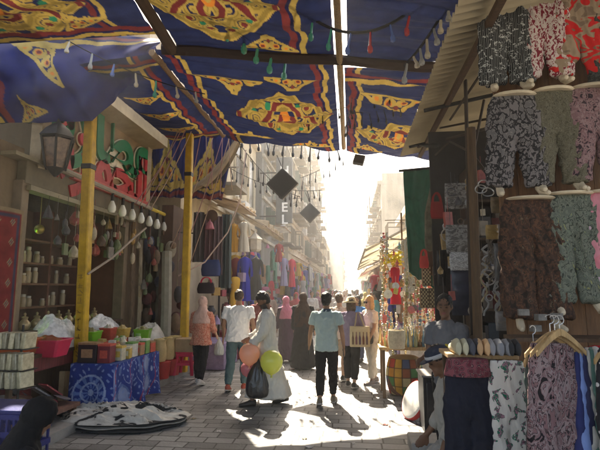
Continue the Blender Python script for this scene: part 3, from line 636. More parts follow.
# ================================================================ GARMENTS
def dress_mb(w, top, h, flare=1.0, sleeves=True, folds=7, depth=.12, seed=0, waist=.8):
    """hanging dress in local axes: width along x, top at z = 0"""
    q = random.Random(seed); mb = MB(); rings = []; n = 32
    prof = [(0,.22,.5),(.03,.62,.7),(.1,.72,1),(.22,.7*waist+.1,1),(.36,.62*waist,.9),(.55,.78,1),(.8,.92*flare,1.1),(1.0,1.02*flare,1.2)]
    ph = q.random()*6
    for t, k, dk in prof:
        r = []
        for i in range(n):
            a = 2*math.pi*i/n; fo = 1+.16*t*math.sin(a*folds+ph)+.06*t*math.sin(a*13+ph*2)
            r.append(Vector((w/2*k*math.cos(a)*(1+.04*t*math.sin(a*folds)), depth*dk*math.sin(a)*fo, -h*t)))
        rings.append(r)
    mb.loft(rings)
    if sleeves:
        for s in (-1, 1): mb.tube([(s*w*.28,0,-.05*h), (s*w*.42,0,-.12*h), (s*w*.5,.02,-.3*h), (s*w*.52,.02,-.45*h)], [w*.1, w*.11, w*.1, w*.09], 8, flat=.7, u0=(1,0,0))
    return mb
def moved(mb, loc, rz=0, M=None):
    T = Matrix.Translation(Vector(loc)) @ Matrix.Rotation(rz, 4, 'Z'); mb.v = [tuple(T @ Vector(v)) for v in mb.v]; return mb
def hang_dress(px, y0, y1, wpx, Y, m, label, group=None, cat='dress', sleeves=True, flare=1.0, rz=0, name='hanging_dress', folds=7):
    p = P(px, y0, Y); h = p.z-P(px, y1, Y).z; w = wpx/F*Y
    t = thing(name, label, cat, p-Vector((0,0,h)), 0, group)
    part('garment', moved(dress_mb(w, 0, h, flare, sleeves, folds, min(.14, w*.3), rnd.randrange(99)), p, rz), m, t)
    hg = MB(); hg.tube([p+Vector((-w*.3,0,-.05)), p+Vector((0,0,.04)), p+Vector((w*.3,0,-.05))], .012, 5); hg.tube([p+Vector((0,0,.03)), p+Vector((0,0,.13)), p+Vector((.03,0,.16))], .006, 4); part('hanger', hg, WOODL, t); return t
cl = lambda r, g, b: mat((r, g, b), .9, .15, 6, .3, 50, spec=.15, stretch=(1,1,.3))
hang_dress(236, 258, 301, 13, 13, cl(.2,.02,.03), 'maroon dress hanging left of the royal blue dress', 'dresses on the left side stall')
hang_dress(245, 257, 301, 14, 12.9, cl(.02,.03,.4), 'royal blue dress hanging between the maroon and black dresses', 'dresses on the left side stall')
hang_dress(256, 258, 300, 14, 13, cl(.012,.014,.02), 'black dress with embroidered collar hanging right of the blue dress', 'dresses on the left side stall')
hang_dress(234, 224, 252, 11, 12.4, cl(.6,.3,.03), 'mustard yellow blouse hanging above the maroon dress', 'dresses on the left side stall')
hang_dress(244, 222, 252, 12, 12.4, cl(.6,.55,.45), 'cream blouse with ruffles hanging beside the mustard blouse', 'dresses on the left side stall')
hang_dress(292, 259, 287, 7, 17, cl(.55,.04,.08), 'bright red dress hanging at the end of the left stalls', 'dresses on the left side stall')
hang_dress(284, 258, 286, 8, 16.8, cl(.3,.28,.42), 'lilac grey dress hanging beside the bright red dress', 'dresses on the left side stall')
hang_dress(279, 244, 262, 8, 16.8, cl(.3,.05,.06), 'small dark red top hanging above the lilac dress', 'dresses on the left side stall')
# long rugs and shawls hung behind the rear pole
shw = [cl(.1,.085,.08), cl(.13,.07,.075), cl(.16,.11,.12), cl(.06,.08,.08), cl(.09,.05,.04)]
for k, (px, y0, y1, w_, m, lb) in enumerate([(199,212,262,11,shw[0],'charcoal brown'),(209,214,268,11,shw[1],'dull wine coloured'),(218,216,275,10,shw[2],'mauve brown'),(226,214,288,10,shw[3],'dark slate green')]):
    p = P(px, y0, 11.6); h = p.z-P(px, y1, 11.6).z; w = w_/F*11.6; mb = MB()
    mb.grid(lambda u, v: (p.x+(u-.5)*w*(1+.12*v), 11.6+.05*math.sin(u*16+k)+k*.02, p.z-h*v), 20, 10); mb.grid(lambda u, v: (p.x+(.5-u)*w*(1+.12*v), 11.66+.05*math.sin((1-u)*16+k)+k*.02, p.z-h*v), 20, 10)
    solo('hanging_shawl', mb, m, lb+' long shawl hanging behind the rear yellow pole', 'shawl', 'shawls on the left side stall', fix=False)
def bag_thing(px, py, wpx, hpx, Y, m, label, name='shoulder_bag', handle=True, m2=None):
    c = P(px, py, Y); w = wpx/F*Y; h = hpx/F*Y; t = thing(name, label, 'bag', c-Vector((0,0,h/2)))
    mb = MB(); mb.loft([[Vector((c.x+w/2*kx*math.copysign(abs(math.cos(a))**.6, math.cos(a)), c.y+w*.22*ky*math.copysign(abs(math.sin(a))**.6, math.sin(a)), c.z-h/2+h*z)) for a in [2*math.pi*i/18 for i in range(18)]] for z, kx, ky in ((0,.8,.8),(.05,.92,1.1),(.4,1,1.15),(.8,.9,.8),(.97,.82,.3),(1,.8,.1))])
    part('body', mb, m, t)
    if handle:
        for dy in (-.03, .03): mb = MB(); mb.tube([(c.x+w*.3*math.cos(a), c.y+dy, c.z+h*.45+h*.55*math.sin(a)) for a in [math.pi*k/10 for k in range(11)]], .012, 6); part('handle', mb, m2 or m, t)
    return t
bag_thing(211, 268, 20, 17, 11.3, cl(.04,.06,.16), 'slouchy navy blue bag hanging under the dark shawls', handle=False)
bag_thing(206, 288, 18, 11, 11, cl(.03,.02,.025), 'black and crimson bag hanging behind the woman in the pink headscarf', m2=cl(.5,.02,.06))
# wooden posts and boards near the second left stall
for k, (x0,y0,x1,y1,wd,m,lb) in enumerate([(120,212,112,300,.09,wood((.12,.05,.03)),'dark red brown plank leaning right of the spice shop opening'),(127,215,120,322,.1,wood((.2,.14,.09)),'pale weathered plank leaning beside the dark red brown plank'),(134,222,131,320,.11,wood((.2,.13,.08)),'mid brown plank standing under the bulb pipe'),(141,240,138,330,.08,wood((.38,.3,.2)),'thin pale stick standing under the bulb pipe'),(167,252,165,330,.22,mat((.34,.31,.24),.8),'whitish roll of cloth standing behind the rear yellow pole')]):
    a = P(x0,y0,10.4); b = P(x1,y1,10.1); b = a+(b-a)*((a.z-.13)/(a.z-b.z)); w = MB(); w.tube([b, b.lerp(a,.5)+Vector((.02,0,0)), a], wd/2*1.1, 8, flat=.6 if k < 4 else 1); solo('leaning_plank' if k < 4 else 'cloth_roll', w, m, lb, 'plank' if k < 4 else 'cloth roll')
# ================================================================ SPICE STALL IN FRONT
BLUEC = attr_mat('printed_cotton', .85, 0, .2, .3, 120)
def bluecloth(U, V, W, H):
    c = np.zeros(U.shape+(3,)); c[:] = (.018,.045,.24); r = np.random.RandomState(5)
    g_ = np.sin(U*9+2*np.sin(V*3+U*2))+.6*np.sin(U*23-V*5)+.5*np.sin(V*15+U*7); lg = U > .7
    c[lg & (g_ > .55)] = (.09,.15,.36); c[lg & (g_ > 1.15)] = (.24,.3,.5); c[lg & (np.abs(g_+.6) < .07)] = (.3,.36,.55)
    for x in (.34,):
        d = np.hypot(U-x, V-.42); a = np.arctan2(V-.42, U-x)
        c[(d < .24) & (np.cos(a*12) > .1) & (d > .06)] = (.12,.2,.45); c[(np.abs(d-.25) < .014)] = (.3,.38,.58); c[d < .05] = (.3,.38,.58); c[(np.abs(d-.14) < .012)] = (.3,.38,.58)
    c[lg & (np.abs(((U+V*.25+.04*np.sin(V*12)) % .42)-.4) < .01)] = (.3,.05,.1)
    s = np.sin(U*41+np.sin(V*17)*2)*np.sin(V*37+np.sin(U*13)*2); c[(s > .72)] = (.2,.28,.52)
    return c
st_ = thing('stall_table', 'trestle table under the blue patterned cloth', 'table', (-3.9, 7.6, 0))
w = MB(); w.box((-3.9, 7.6, .7), (.66, 1.5, .04)); part('top', w, WOODM, st_)
for x in (-4.15, -3.65):
    for y in (6.95, 8.25): w = MB(); w.box((x, y, .4), (.06, .06, .58)); part('leg', w, WOODM, st_)
CS = [(-4.25,6.83),(-3.56,6.83),(-3.5,8.36)]
def skirt(u, v):
    L1, L2 = .69, 1.53; s = u*(L1+L2); on1 = s < L1
    x = np.where(on1, CS[0][0]+s, CS[1][0]+.06*(s-L1)/L2); y = np.where(on1, CS[0][1], CS[0][1]+(s-L1))
    f = (.03+.05*v)*np.sin(s*13+.6*np.sin(s*5))*v+.03*v
    nx = np.clip((s-L1+.12)/.24, 0, 1); return x+f*nx, y-f*(1-nx), .735-v*(.71+.015*np.sin(s*9))+0*u
sheet('tablecloth', skirt, 230, 70, 2.22, .71, bluecloth, BLUEC, 'blue cotton cloth with white rosettes hanging over the stall table', 'tablecloth')
w = MB(); w.box((-3.89, 7.6, .73), (.7, 1.54, .014)); solo('table_cover', w, mat((.02,.05,.22), .85), 'flat blue cover on top of the stall table under the goods', 'cloth')
def carton(c, size, m, label, rz=0, group=None, lid=None, name='carton'):
    t = thing(name, label, 'box', Vector(c), rz, group); w = MB(); w.box((0,0,size[2]/2), size); part('body', w, m, t, world=False, bevel=.006)
    if lid: w = MB(); w.box((0,0,size[2]+.006), (size[0]*1.02, size[1]*1.02, .03)); w.box((0, -size[1]/2-.003, size[2]*.5), (size[0]*.6, .006, size[2]*.45)); part('label_strip', w, lid, t, world=False)
    return t
LBL = [mat(c, .5, .3, 20) for c in ((.6,.55,.4),(.5,.08,.05),(.15,.3,.08),(.6,.4,.08),(.35,.2,.1),(.65,.62,.55))]
Zt = .74; FILMP = mat((.55,.52,.44), .25, .5, 14, .5, 20, spec=.8)
carton((-4.03,6.98,Zt), (.3,.2,.28), mat((.025,.018,.02),.4), 'tall black carton at the near corner of the blue table', lid=LBL[4])
carton((-3.76,6.97,Zt), (.2,.18,.26), mat((.16,.02,.03),.4), 'dark red carton beside the tall black carton', lid=LBL[1])
row = [(-3.66,7.2,.13,.2,0,'small buff carton behind the dark red carton'),(-3.64,7.4,.12,.17,3,'small yellow carton in the row on the blue table'),(-3.66,7.6,.14,.22,5,'small white carton in the row on the blue table'),(-3.62,7.8,.12,.18,4,'small brown carton in the row on the blue table'),(-3.62,8.0,.13,.23,2,'small green carton in the row on the blue table'),(-3.6,8.2,.12,.17,1,'small red carton at the far end of the blue table')]
for x, y, s_, h, m, lb in row: carton((x,y,Zt), (s_,.15,h), LBL[m], lb, rnd.uniform(-.2,.2), None, LBL[(m+3)%6])
def jar_thing(c, r, h, m, label, group, lid=CREAM):
    t = thing('spice_jar', label, 'jar', Vector(c), 0, group); w = MB(); w.lathe((0,0,0), [(.001,0),(r*.95,0),(r,.02),(r,h*.8),(r*.75,h*.9)], 12); part('body', w, m, t, world=False); w = MB(); w.lathe((0,0,h*.9), [(.001,0),(r*.82,0),(r*.82,h*.14),(.001,h*.15)], 12); part('lid', w, lid, t, world=False); return t
SPC = [mat(c, .3, .3, 12) for c in ((.4,.2,.05),(.5,.35,.12),(.3,.08,.03),(.55,.5,.4),(.2,.18,.06))]
for k in range(9): jar_thing((-3.86-.1*(k%2), 7.2+k*.13, Zt), .055, .2+.05*(k%3), SPC[k%5], 'plastic jar of spice in the back row on the blue table', 'jars on the blue table', [CREAM, LBL[1], LBL[2]][k%3])
for k in range(22):
    x = rnd.uniform(-4.15,-3.6); y = rnd.uniform(7.1,8.3)
    if x > -3.78 and y < 8.28: x -= .2
    hh = rnd.uniform(.14,.34); w = MB()
    if k % 3 == 0: w.lathe((x,y,Zt), [(.001,0),(.05,0),(.055,hh*.7),(.02,hh*.85),(.022,hh),(.001,hh*1.02)], 10)
    else: w.box((x,y,Zt+hh/2), (rnd.uniform(.07,.13),rnd.uniform(.06,.12),hh), rnd.uniform(0,1.5), rnd.uniform(-.08,.08))
    solo('grocery_packet', w, [LBL[k%6], FILMP, SPC[k%5]][k%3], 'small upright packet or bottle crowded on the blue table', 'packet', 'packets crowded on the blue table', bevel=.005)
# raised back bench with plastic covered heaps
bb = thing('stall_bench', 'dark raised wooden bench behind the yellow pole carrying tubs and heaps', 'bench', (-4.6, 7.6, 0))
w = MB(); w.box((-4.6, 7.3, .93), (.5, 3.4, .05)); part('top', w, WOODD, bb)
for y in (5.75, 7.3, 8.8):
    for x in (-4.8, -4.4): w = MB(); w.box((x, y, .45), (.06,.06,.9)); part('leg', w, WOODD, bb)
w = MB(); w.box((-4.38, 6.3, .82), (.03, 1.5, .2)); part('front_board', w, wood((.2,.04,.04)), bb)
def tub(c, w_, d_, h, m, label, rz=0, fill=None):
    t = thing('plastic_tub', label, 'tub', Vector(c), rz); mb = MB()
    o = lambda k, z: [Vector((w_/2*k*a, d_/2*k*b, z)) for a, b in ((-1,-.85),(-.88,-1),(.88,-1),(1,-.85),(1,.85),(.88,1),(-.88,1),(-1,.85))]
    mb.loft([o(.82,0), o(1,h), o(1.06,h), o(1.06,h+.02), o(.97,h+.02), o(.93,h*.75)]); part('body', mb, m, t, world=False, bevel=.004)
    if fill:
        mb = MB(); mb.grid(lambda u, v: ((u-.5)*w_*.9, (v-.5)*d_*.9, h*.86+.1*math.sin(PI*u)*math.sin(PI*v)+.02*math.sin(u*19)*math.sin(v*17)), 14, 14); part('contents', mb, fill, t, world=False)
    return t
OR = mat((.5,.1,.02), .35, .1); PK = mat((.55,.03,.08), .35, .1); GR = mat((.16,.42,.02), .35, .1)
tub((-4.68,6.1,.96), .62,.42,.2, OR, 'orange red plastic tub on the bench left of the pink tub', .1, SPC[0])
tub((-4.4,6.45,.9), .56,.4,.22, PK, 'bright pink plastic tub beside the front yellow pole', .05, SPC[2])
tub((-4.36,7.5,.96), .3,.3,.18, GR, 'lime green plastic tub right behind the front yellow pole', 0, SPC[4])
tub((-4.1,8.95,.85), .3,.3,.2, GR, 'lime green plastic tub at the far end of the heaps', .2, SPC[4])
tub((-4.28,7.95,.96), .22,.24,.2, LBL[1], 'small red and white tub between the two lime tubs', 0, SPC[3])
tub((-4.22,8.35,.94), .22,.24,.18, LBL[3], 'small yellow tub between the two lime tubs', 0, SPC[1])
w = MB(); w.box((-4.2, 8.9, .42), (.5, .6, .84)); solo('display_crate', w, CARD, 'brown crate standing under the far lime green tub', 'crate')
def heap(c, rx, ry, h, m, label, seed=0, name='covered_heap'):
    mb = MB(); q = random.Random(seed); o = Vector((q.random()*9, q.random()*9, 0))
    mb.grid(lambda u, v: (lambda a, r: (c[0]+rx*r*math.cos(a), c[1]+ry*r*math.sin(a), c[2]+max(0, h*(1-r**3.2)*(1+.35*noise.noise(Vector((r*2*math.cos(a), r*2*math.sin(a), 0))+o))+.035*noise.noise(Vector((r*9*math.cos(a), r*9*math.sin(a), 0))+o))))(2*PI*u, .02+.98*v), 40, 16)
    return solo(name, mb, m, label, 'heap', fix=False)
sheetp = mat((.6,.6,.58), .25, .45, 11, 1.0, 24, spec=.9)
heap((-4.72,7.05,.95), .36,.5,.42, sheetp, 'heap of goods under a shiny clear plastic sheet behind the front yellow pole', 1)
heap((-4.6,8.3,.95), .32,.6,.36, sheetp, 'heap of goods under a wrinkled clear plastic sheet near the far lime tub', 2)
heap((-4.2,9.4,.78), .34,.5,.34, mat((.6,.57,.5), .35, .3, 8, .7, 18), 'pale plastic covered heap beyond the far lime green tub', 3)
w = MB(); w.box((-4.3, 9.55, .4), (.6, 1.0, .76)); solo('display_crate', w, WOODD, 'dark crate standing under the pale plastic covered heap', 'crate')
def sack(c, r, h, m, label, fill, group=None):
    t = thing('spice_sack', label, 'sack', Vector(c), 0, group); mb = MB()
    mb.lathe((0,0,0), [(.001,0),(r*.85,0),(r,h*.15),(r*.95,h*.6),(r*.78,h*.85),(r*.95,h),(r*1.02,h*1.02),(r*.95,h*.98),(r*.8,h*.9)], 16)
    for i, v in enumerate(mb.v): mb.v[i] = (v[0]*(1+.05*math.sin(v[2]*30+i)), v[1]*(1+.05*math.sin(v[2]*25)), v[2])
    part('bag', mb, m, t, world=False); mb = MB(); mb.ball((0,0,h*.9), (r*.82,r*.82,h*.16), 12, 6); part('contents', mb, fill, t, world=False)
SK = mat((.6,.45,.22), .6, .25, 8, .5, 25); SKR = mat((.4,.03,.03), .5)
for k, (x, y) in enumerate([(-3.75,9.0),(-3.7,9.3),(-3.68,9.6)]): sack((x,y,.45), .13,.42, SK, 'clear bag of yellowish grain standing by the rear yellow pole', SPC[1], 'bags of grain by the rear pole')
for k, (x, y) in enumerate([(-3.72,9.05),(-3.67,9.45)]): w = MB(); w.lathe((x,y,.12), [(.001,0),(.14,0),(.17,.32),(.15,.33),(.001,.31)], 14); solo('bucket', w, SKR, ['red bucket under the grain bags, nearer the blue table', 'red bucket under the grain bags, nearer the pink stool'][k], 'bucket')
# pink stool with carton
s0 = PZ(186, 374, .12); stl = thing('plastic_stool', 'pink plastic stool standing at the foot of the rear yellow pole', 'stool', (s0.x, s0.y, .12))
w = MB(); w.box((s0.x, s0.y, .56), (.36,.36,.04)); w.box((s0.x, s0.y, .515), (.34,.34,.06)); part('seat', w, PK, stl, bevel=.012)
for a, b in ((-1,-1),(1,-1),(1,1),(-1,1)):
    w = MB(); w.tube([(s0.x+a*.19, s0.y+b*.19, .12), (s0.x+a*.14, s0.y+b*.14, .5)], [.035,.04], 6); part('leg', w, PK, stl)
w = MB()
for a, b, sx, sy in ((0,-1,.28,.02),(0,1,.28,.02),(-1,0,.02,.28),(1,0,.02,.28)): w.box((s0.x+a*.165, s0.y+b*.165, .34), (sx,sy,.05))
part('stretcher', w, PK, stl)
carton((s0.x, s0.y, .582), (.4,.36,.26), CARD, 'brown cardboard carton sitting on the pink plastic stool', .1, None)
# clear packet rack in three tiers
rk = thing('packet_rack', 'wire stand of clear wrapped packets in three tiers at the left edge', 'display rack', (*P(16, 400, 5.6).xy, 0)); rx, ry = P(16, 350, 5.6).x, 5.6
w = MB(); w.tube([(rx, ry+.1, .02), (rx, ry+.1, 1.4)], .015, 6); w.tube([(rx-.25,ry+.1,.02),(rx+.25,ry+.1,.02)], .015, 6); w.tube([(rx,ry-.15,.02),(rx,ry+.3,.02)], .015, 6)
zs = [P(16, y, 5.6).z for y in (348, 369, 387)]
for z in zs: w.box((rx, ry, z-.005), (.46,.24,.012))
part('stand', w, IRON, rk)
for z in zs:
    for k in range(5):
        w = MB(); w.box((rx-.17+k*.085, ry-.02+rnd.uniform(-.02,.02), z+.1), (.012+.05, .2, .2), rnd.uniform(-.3,.3), 0, rnd.uniform(-.12,.12)); solo('clear_packet', w, [mat((.5,.44,.28), .2, .5, 12, .6, 20, spec=.8), mat((.4,.36,.25), .2, .5, 14, .6, 20, spec=.8)][k%2], 'clear wrapped packet standing on the three tiered wire stand', 'packet', 'packets on the wire stand', bevel=.008)
# ground goods
gp = PZ(45, 396, .3)
pl = thing('low_platform', 'low wooden platform at the left edge carrying loose goods', 'platform', (-3.9, 5.9, 0))
w = MB(); w.box((-4.35, 5.85, .27), (1.1, 1.1, .05)); part('top', w, wood((.2,.1,.07)), pl)
for x in (-4.85, -3.85):
    for y in (5.4, 6.3): w = MB(); w.box((x, y, .12), (.07,.07,.245)); part('leg', w, WOODD, pl)
gl = [(.45,.4,.35),(.25,.05,.06),(.06,.06,.06),(.4,.3,.18),(.5,.48,.46),(.2,.18,.2),(.35,.15,.1)]
for k in range(16):
    x = rnd.uniform(-4.8,-3.9); y = rnd.uniform(5.4,6.3); w = MB(); a = rnd.uniform(0,3); L = rnd.uniform(.15,.3)
    w.loft([[Vector((x+math.cos(a)*L*t+math.cos(b+a)*r_*.09, y+math.sin(a)*L*t+math.sin(b+a)*r_*.09, .33+.03*r_+math.sin(b)*.025*r_+.02*k/16)) for b in [2*PI*i/10 for i in range(10)]] for t, r_ in ((-.5,.2),(-.35,1),(0,1.1),(.35,.9),(.5,.2))])
    solo('folded_cloth', w, mat(gl[k%7], .8, .4, 9), 'small loose bundle of cloth lying on the low platform', 'cloth', 'loose goods on the low platform')
for k in range(9):
    x = -4.85+.08*k; w = MB(); w.box((x, 6.3+rnd.uniform(-.1,.1), .42+.02*(k%3)), (.16,.34,.02), rnd.uniform(-.6,.6), R(-35)); solo('magazine', w, mat([(.3,.05,.06),(.4,.4,.4),(.06,.06,.07),(.2,.2,.22)][k%4], .3, .6, 25), 'glossy flat packet leaning under the dark bench', 'packet', 'flat packets under the bench')
# round heap of folded black and white cloth on the paving
cc = PZ(114, 423, 0)
for k, (rx_, ry_, dx, dy, m) in enumerate([(1.0,.52,0,0,mat((.03,.03,.03),.9)),(.96,.5,.02,.01,mat((.3,.27,.23),.9)),(.98,.5,-.03,.0,mat((.02,.02,.02),.9))]):
    w = MB(); w.loft([[Vector((cc.x+dx+rx_*r_*math.cos(a)*(1+.05*math.sin(5*a+k)), cc.y+dy+ry_*r_*math.sin(a)*(1+.06*math.sin(4*a+2*k)), .012+k*.035+z+.008*math.sin(a*9))) for a in [2*PI*i/48 for i in range(48)]] for r_, z in ((.97,0),(1,.012),(.99,.024),(.8,.03),(.3,.032))])
    solo('spread_cloth', w, m, ['black cloth at the bottom of the round heap on the paving','grey brown cloth in the middle of the round heap on the paving','black edged cloth near the top of the round heap on the paving'][k], 'cloth')
BW = pmat('black_white_cloth', [(0,(.02,.02,.02)),(.44,(.03,.03,.03)),(.47,(.45,.41,.35)),(.62,(.6,.57,.5))], 'noise', (3.4,6.5,4), 3, 1.4, const=False)
w = MB(); w.grid(lambda u, v: (lambda a, r: (cc.x+.05+.98*r*math.cos(a)*(1+.1*math.sin(3*a)), cc.y+.5*r*math.sin(a)*(1+.1*math.sin(2*a)), .125+(.13*(1-2*abs(noise.noise(Vector((1.9*r*math.cos(a), 3.2*r*math.sin(a), 1)))))**2+.025*abs(noise.noise(Vector((6*r*math.cos(a), 9*r*math.sin(a), 4)))))*(1-r**5)-.02*r))(2*PI*u, .01+.99*v), 110, 44); solo('spread_cloth', w, BW, 'creased black and white cloth spread on top of the round heap', 'cloth', fix=False)
tl = PZ(160, 414, 0); w = MB(); w.grid(lambda u, v: (tl.x-.35+.62*u, tl.y-.16+.34*v*(1-.4*u), .02+.11*math.sin(PI*min(u*1.1,1))*(.5+.5*math.sin(v*9+u*5))+.02*math.sin(u*20)), 24, 14); solo('spread_cloth', w, BW, 'loose corner of cloth trailing off the right of the round heap', 'cloth', fix=False)
bp = PZ(88, 402, 0); heap((bp.x, bp.y, .005), .55,.3,.26, mat((.3,.24,.18), .9, .3), 'crumpled brown cloth heap at the foot of the front yellow pole', 7)
heap((bp.x-.2, bp.y+.15, .1), .4,.25,.3, mat((.05,.045,.04), .9, .6, 5), 'crumpled black and white cloth heap behind the brown one', 8)
for k, (px, lb) in enumerate([(88,'pale carton standing under the blue table end'),(93,'brown board standing against the blue table end')]):
    a = PZ(px, 400, .0); w = MB(); w.box((a.x, 6.95, .3), (.09,.05,.6), 0, 0, .05*k); solo('wooden_batten', w, [CARD, wood((.3,.17,.08))][k], lb, 'board')
# blue crate bottom left
cr = P(8, 432, 4.4); ct = thing('plastic_crate', 'dark blue plastic crate at the bottom left corner', 'crate', (cr.x, cr.y, 0)); BLC = mat((.015,.02,.12), .4)
w = MB()
for z in (.03,.2,.36,.52,.68): w.box((cr.x, cr.y-.2, z), (.6,.03,.05)); w.box((cr.x, cr.y+.2, z), (.6,.03,.05)); w.box((cr.x-.3, cr.y, z), (.03,.4,.05)); w.box((cr.x+.3, cr.y, z), (.03,.4,.05))
for i in range(9):
    for s_ in (-1, 1): w.box((cr.x-.28+i*.07, cr.y+s_*.203, .36), (.02,.02,.7))
w.box((cr.x, cr.y, .02), (.58,.38,.03)); part('body', w, BLC, ct)
w = MB(); w.box((cr.x, cr.y, .72), (.64,.44,.04)); part('rim', w, BLC, ct, bevel=.01)
# ================================================================ RIGHT SIDE: trouser stall
def corr(col):
    m, nt, b, out = nodes('corrugated_sheet'); L = nt.links.new; mp = mapped(nt)
    n = N(nt, 'ShaderNodeTexNoise', Scale=1.3, Detail=6); L(mp.outputs[0], n.inputs['Vector']); r = ramp(nt, [(.3, tuple(c*.65 for c in col)), (.7, tuple(c*1.1 for c in col))]); L(n.outputs[0], r.inputs[0]); L(r.outputs[0], b.inputs['Base Color']); b.inputs['Roughness'].default_value = .6
    return m
rf = thing('corrugated_roof', 'beige corrugated roof sheet over the trouser stall on the right', 'roof', (2.4, 5.5, 4.2))
w = MB(); NY = 480
Y0r, Y1r = -1.2, 8.45
vs = []; fs = []
for k in range(NY+1):
    y = Y0r+(Y1r-Y0r)*k/NY; dz = .03*math.cos(k*PI/3)
    vs += [(.95, y, 4.3+dz), (4.2, y, 4.95+dz)]
for k in range(NY): fs.append((2*k, 2*k+1, 2*k+3, 2*k+2))
w.add(vs, fs); part('sheet', w, corr((.42,.34,.21)), rf, fix=False)
w = MB()
for x, z in ((1.3,4.28),(2.6,4.55)): w.box((x, (Y0r+Y1r)/2, z), (.06, Y1r-Y0r, .06))
part('purlin', w, WOODD, rf)
w = MB()
w.tube([(1.0,7.6,4.2),(3.6,7.6,4.72)], .025, 6); w.tube([(1.0,6.0,4.2),(3.6,6.0,4.72)], .025, 6)
part('rafter', w, IRON, rf)
# struts and frame
sf = thing('iron_scaffold', 'rusty iron scaffold of struts under the corrugated roof', 'frame', (1.75, 6.4, 0))
w = MB()
def seg(a, b, r=.02): w.tube([P(*a), P(*b)], r, 6)
seg((465,63,5.5),(472,335,5.5),.022); seg((465,64,5.5),(487,60,5.4),.022); seg((472,160,5.5),(484,100,5.6),.016); seg((450,120,6.2),(486,66,5.2),.016)
seg((418,147,7.6),(492,127,6.0),.022); seg((440,128,7.2),(492,118,6),.016); seg((447,140,7),(470,152,6),.016); seg((470,152,5.6),(492,180,5.4),.02); seg((430,160,7),(448,143,6.6),.016)
part('strut', w, mat((.05,.035,.025), .7), sf)
w = MB(); a = P(471,128,5.2); b = P(478,338,5.2)
w.tube([(b.x,b.y,.03), b, a], .05, 8); solo('wooden_post', w, wood((.13,.075,.035)), 'round brown wooden post in front of the dark shelves', 'post')
# wall of wooden panelling behind the mannequins
w = MB(); YW = 4.45
for k in range(14): w.box((1.5+k*.17, YW+.04, 2.3), (.166,.04,4.4))
tw = solo('panel_wall', w, wood((.16,.075,.03)), 'brown boarded wall behind the hanging trouser mannequins', 'wall')
# ---- mannequin trousers
def folds(me, seed, amt=1.0):
    n = len(me.vertices); co = np.empty(n*3, 'f'); me.vertices.foreach_get('co', co); co = co.reshape(-1, 3); nr = np.empty(n*3, 'f'); me.vertices.foreach_get('normal', nr); nr = nr.reshape(-1, 3)
    off = Vector((seed*5.3, seed*2.1, seed*.7)); d = np.empty(n, 'f')
    for i, c in enumerate(co):
        v = Vector((c[0]*15+1.5*math.sin(c[2]*4+seed), c[1]*9, c[2]*1.3)); a = 1-2*abs(noise.noise(v+off)); b = 1-2*abs(noise.noise(Vector((c[0]*11+c[2]*7, c[1]*8, c[2]*12))+off*2))
        d[i] = .016*a*a*(1 if a > 0 else -1)+.009*b+.012*noise.noise(Vector((c[0]*6, c[1]*6, c[2]*3))+off)
    co += nr*(d*amt*np.clip(.35+np.abs(co[:, 2])*2, 0, 1))[:, None]; me.vertices.foreach_set('co', co.ravel()); me.update()
def legs_mb(w_, h, splay=.1, crotch=.3, cuff=.8, bow=.0, seed=0, depth=.8, taper=.75):
    """trousers in local axes: waist centre at the origin, hanging down; width along x"""
    mb = MB(); hw = w_/2
    mb.loft([[Vector((hw*kx*math.cos(a), hw*depth*ky*math.sin(a), -h*z)) for a in [2*PI*i/20 for i in range(20)]] for z, kx, ky in ((0,.8,.62),(.03,.82,.64),(.12,.95,.75),(.24,1.0,.8),(crotch+.03,.98,.7))])
    for s in (-1, 1):
        c_ = max(crotch+.06, .3); q_ = lambda t: -h*(c_+(1-c_)*t)
        pts = [Vector((s*hw*.48,0,-h*.2)), Vector((s*hw*.5,0,-h*crotch)), Vector((s*hw*(.5+splay*.35),.02,q_(.35))), Vector((s*hw*(.52+splay*.8),.02,q_(.75))), Vector((s*hw*(.52+splay),.02,-h))]
        mb.tube(pts, [hw*.5, hw*.51, hw*(.3+.21*taper), hw*.48*taper*cuff, hw*.46*taper*cuff], 16, flat=.42, u0=(1,0,0))
    return mb
def mannequin(px, y0, y1, wpx, Y, m, label, splay=.1, crotch=.34, cuff=.8, taper=.8, feet=True, bow=0, grp='leg mannequins in printed trousers', seed=0):
    p = P(px, y0, Y); h = p.z-P(px, y1, Y).z; w_ = wpx/F*(Y*1.03)
    t = thing('trouser_mannequin', label, 'mannequin', p-Vector((0,0,h)), 0, grp)
    mb = legs_mb(w_*1.04, h, splay*.7, crotch, cuff, bow, depth=.24, taper=taper); me = remesh(mb, .012, 4, 'trousers')
    folds(me, seed)
    o = link_mesh('trousers', me, m, t, True, None); o.location = (0,0,h)
    mb = MB(); mb.lathe((0,0,h-.012), [(.001,0),(w_*.36,0),(w_*.4,.012),(w_*.38,.024),(.001,.026)], 20, Matrix.Diagonal((1,.6,1))); part('waist_disc', mb, mat((.6,.5,.36), .5), t, world=False)
    if feet:
        for s in (-1, 1):
            x = s*w_/2*1.04*(.52+splay*.7); mb = MB()
            mb.tube([(x,.02,.06), (x,.02,-.02), (x+s*.01,-.03,-.07), (x+s*.025,-.1,-.085)], [.036,.033,.034,.024], 9, True); part('foot', mb, mat((.6,.5,.36), .5), t, world=False)
    return t
B_, W_ = (.015,.015,.016), (.5,.47,.43)
m1 = pmat('black white stripe print', [(0,B_),(.42,(.33,.33,.32)),(.5,B_),(.62,(.38,.38,.37)),(.72,B_)], 'wave', (11,.01,.01), 3, 2.2, second=((26,8,30), [(0,B_),(.5,(.4,.4,.38))], .56))
m2 = pmat('maroon leaf print', [(0,(.55,.46,.42)),(.53,(.2,.02,.035))], 'noise', (46,14,26), 1, 1.2)
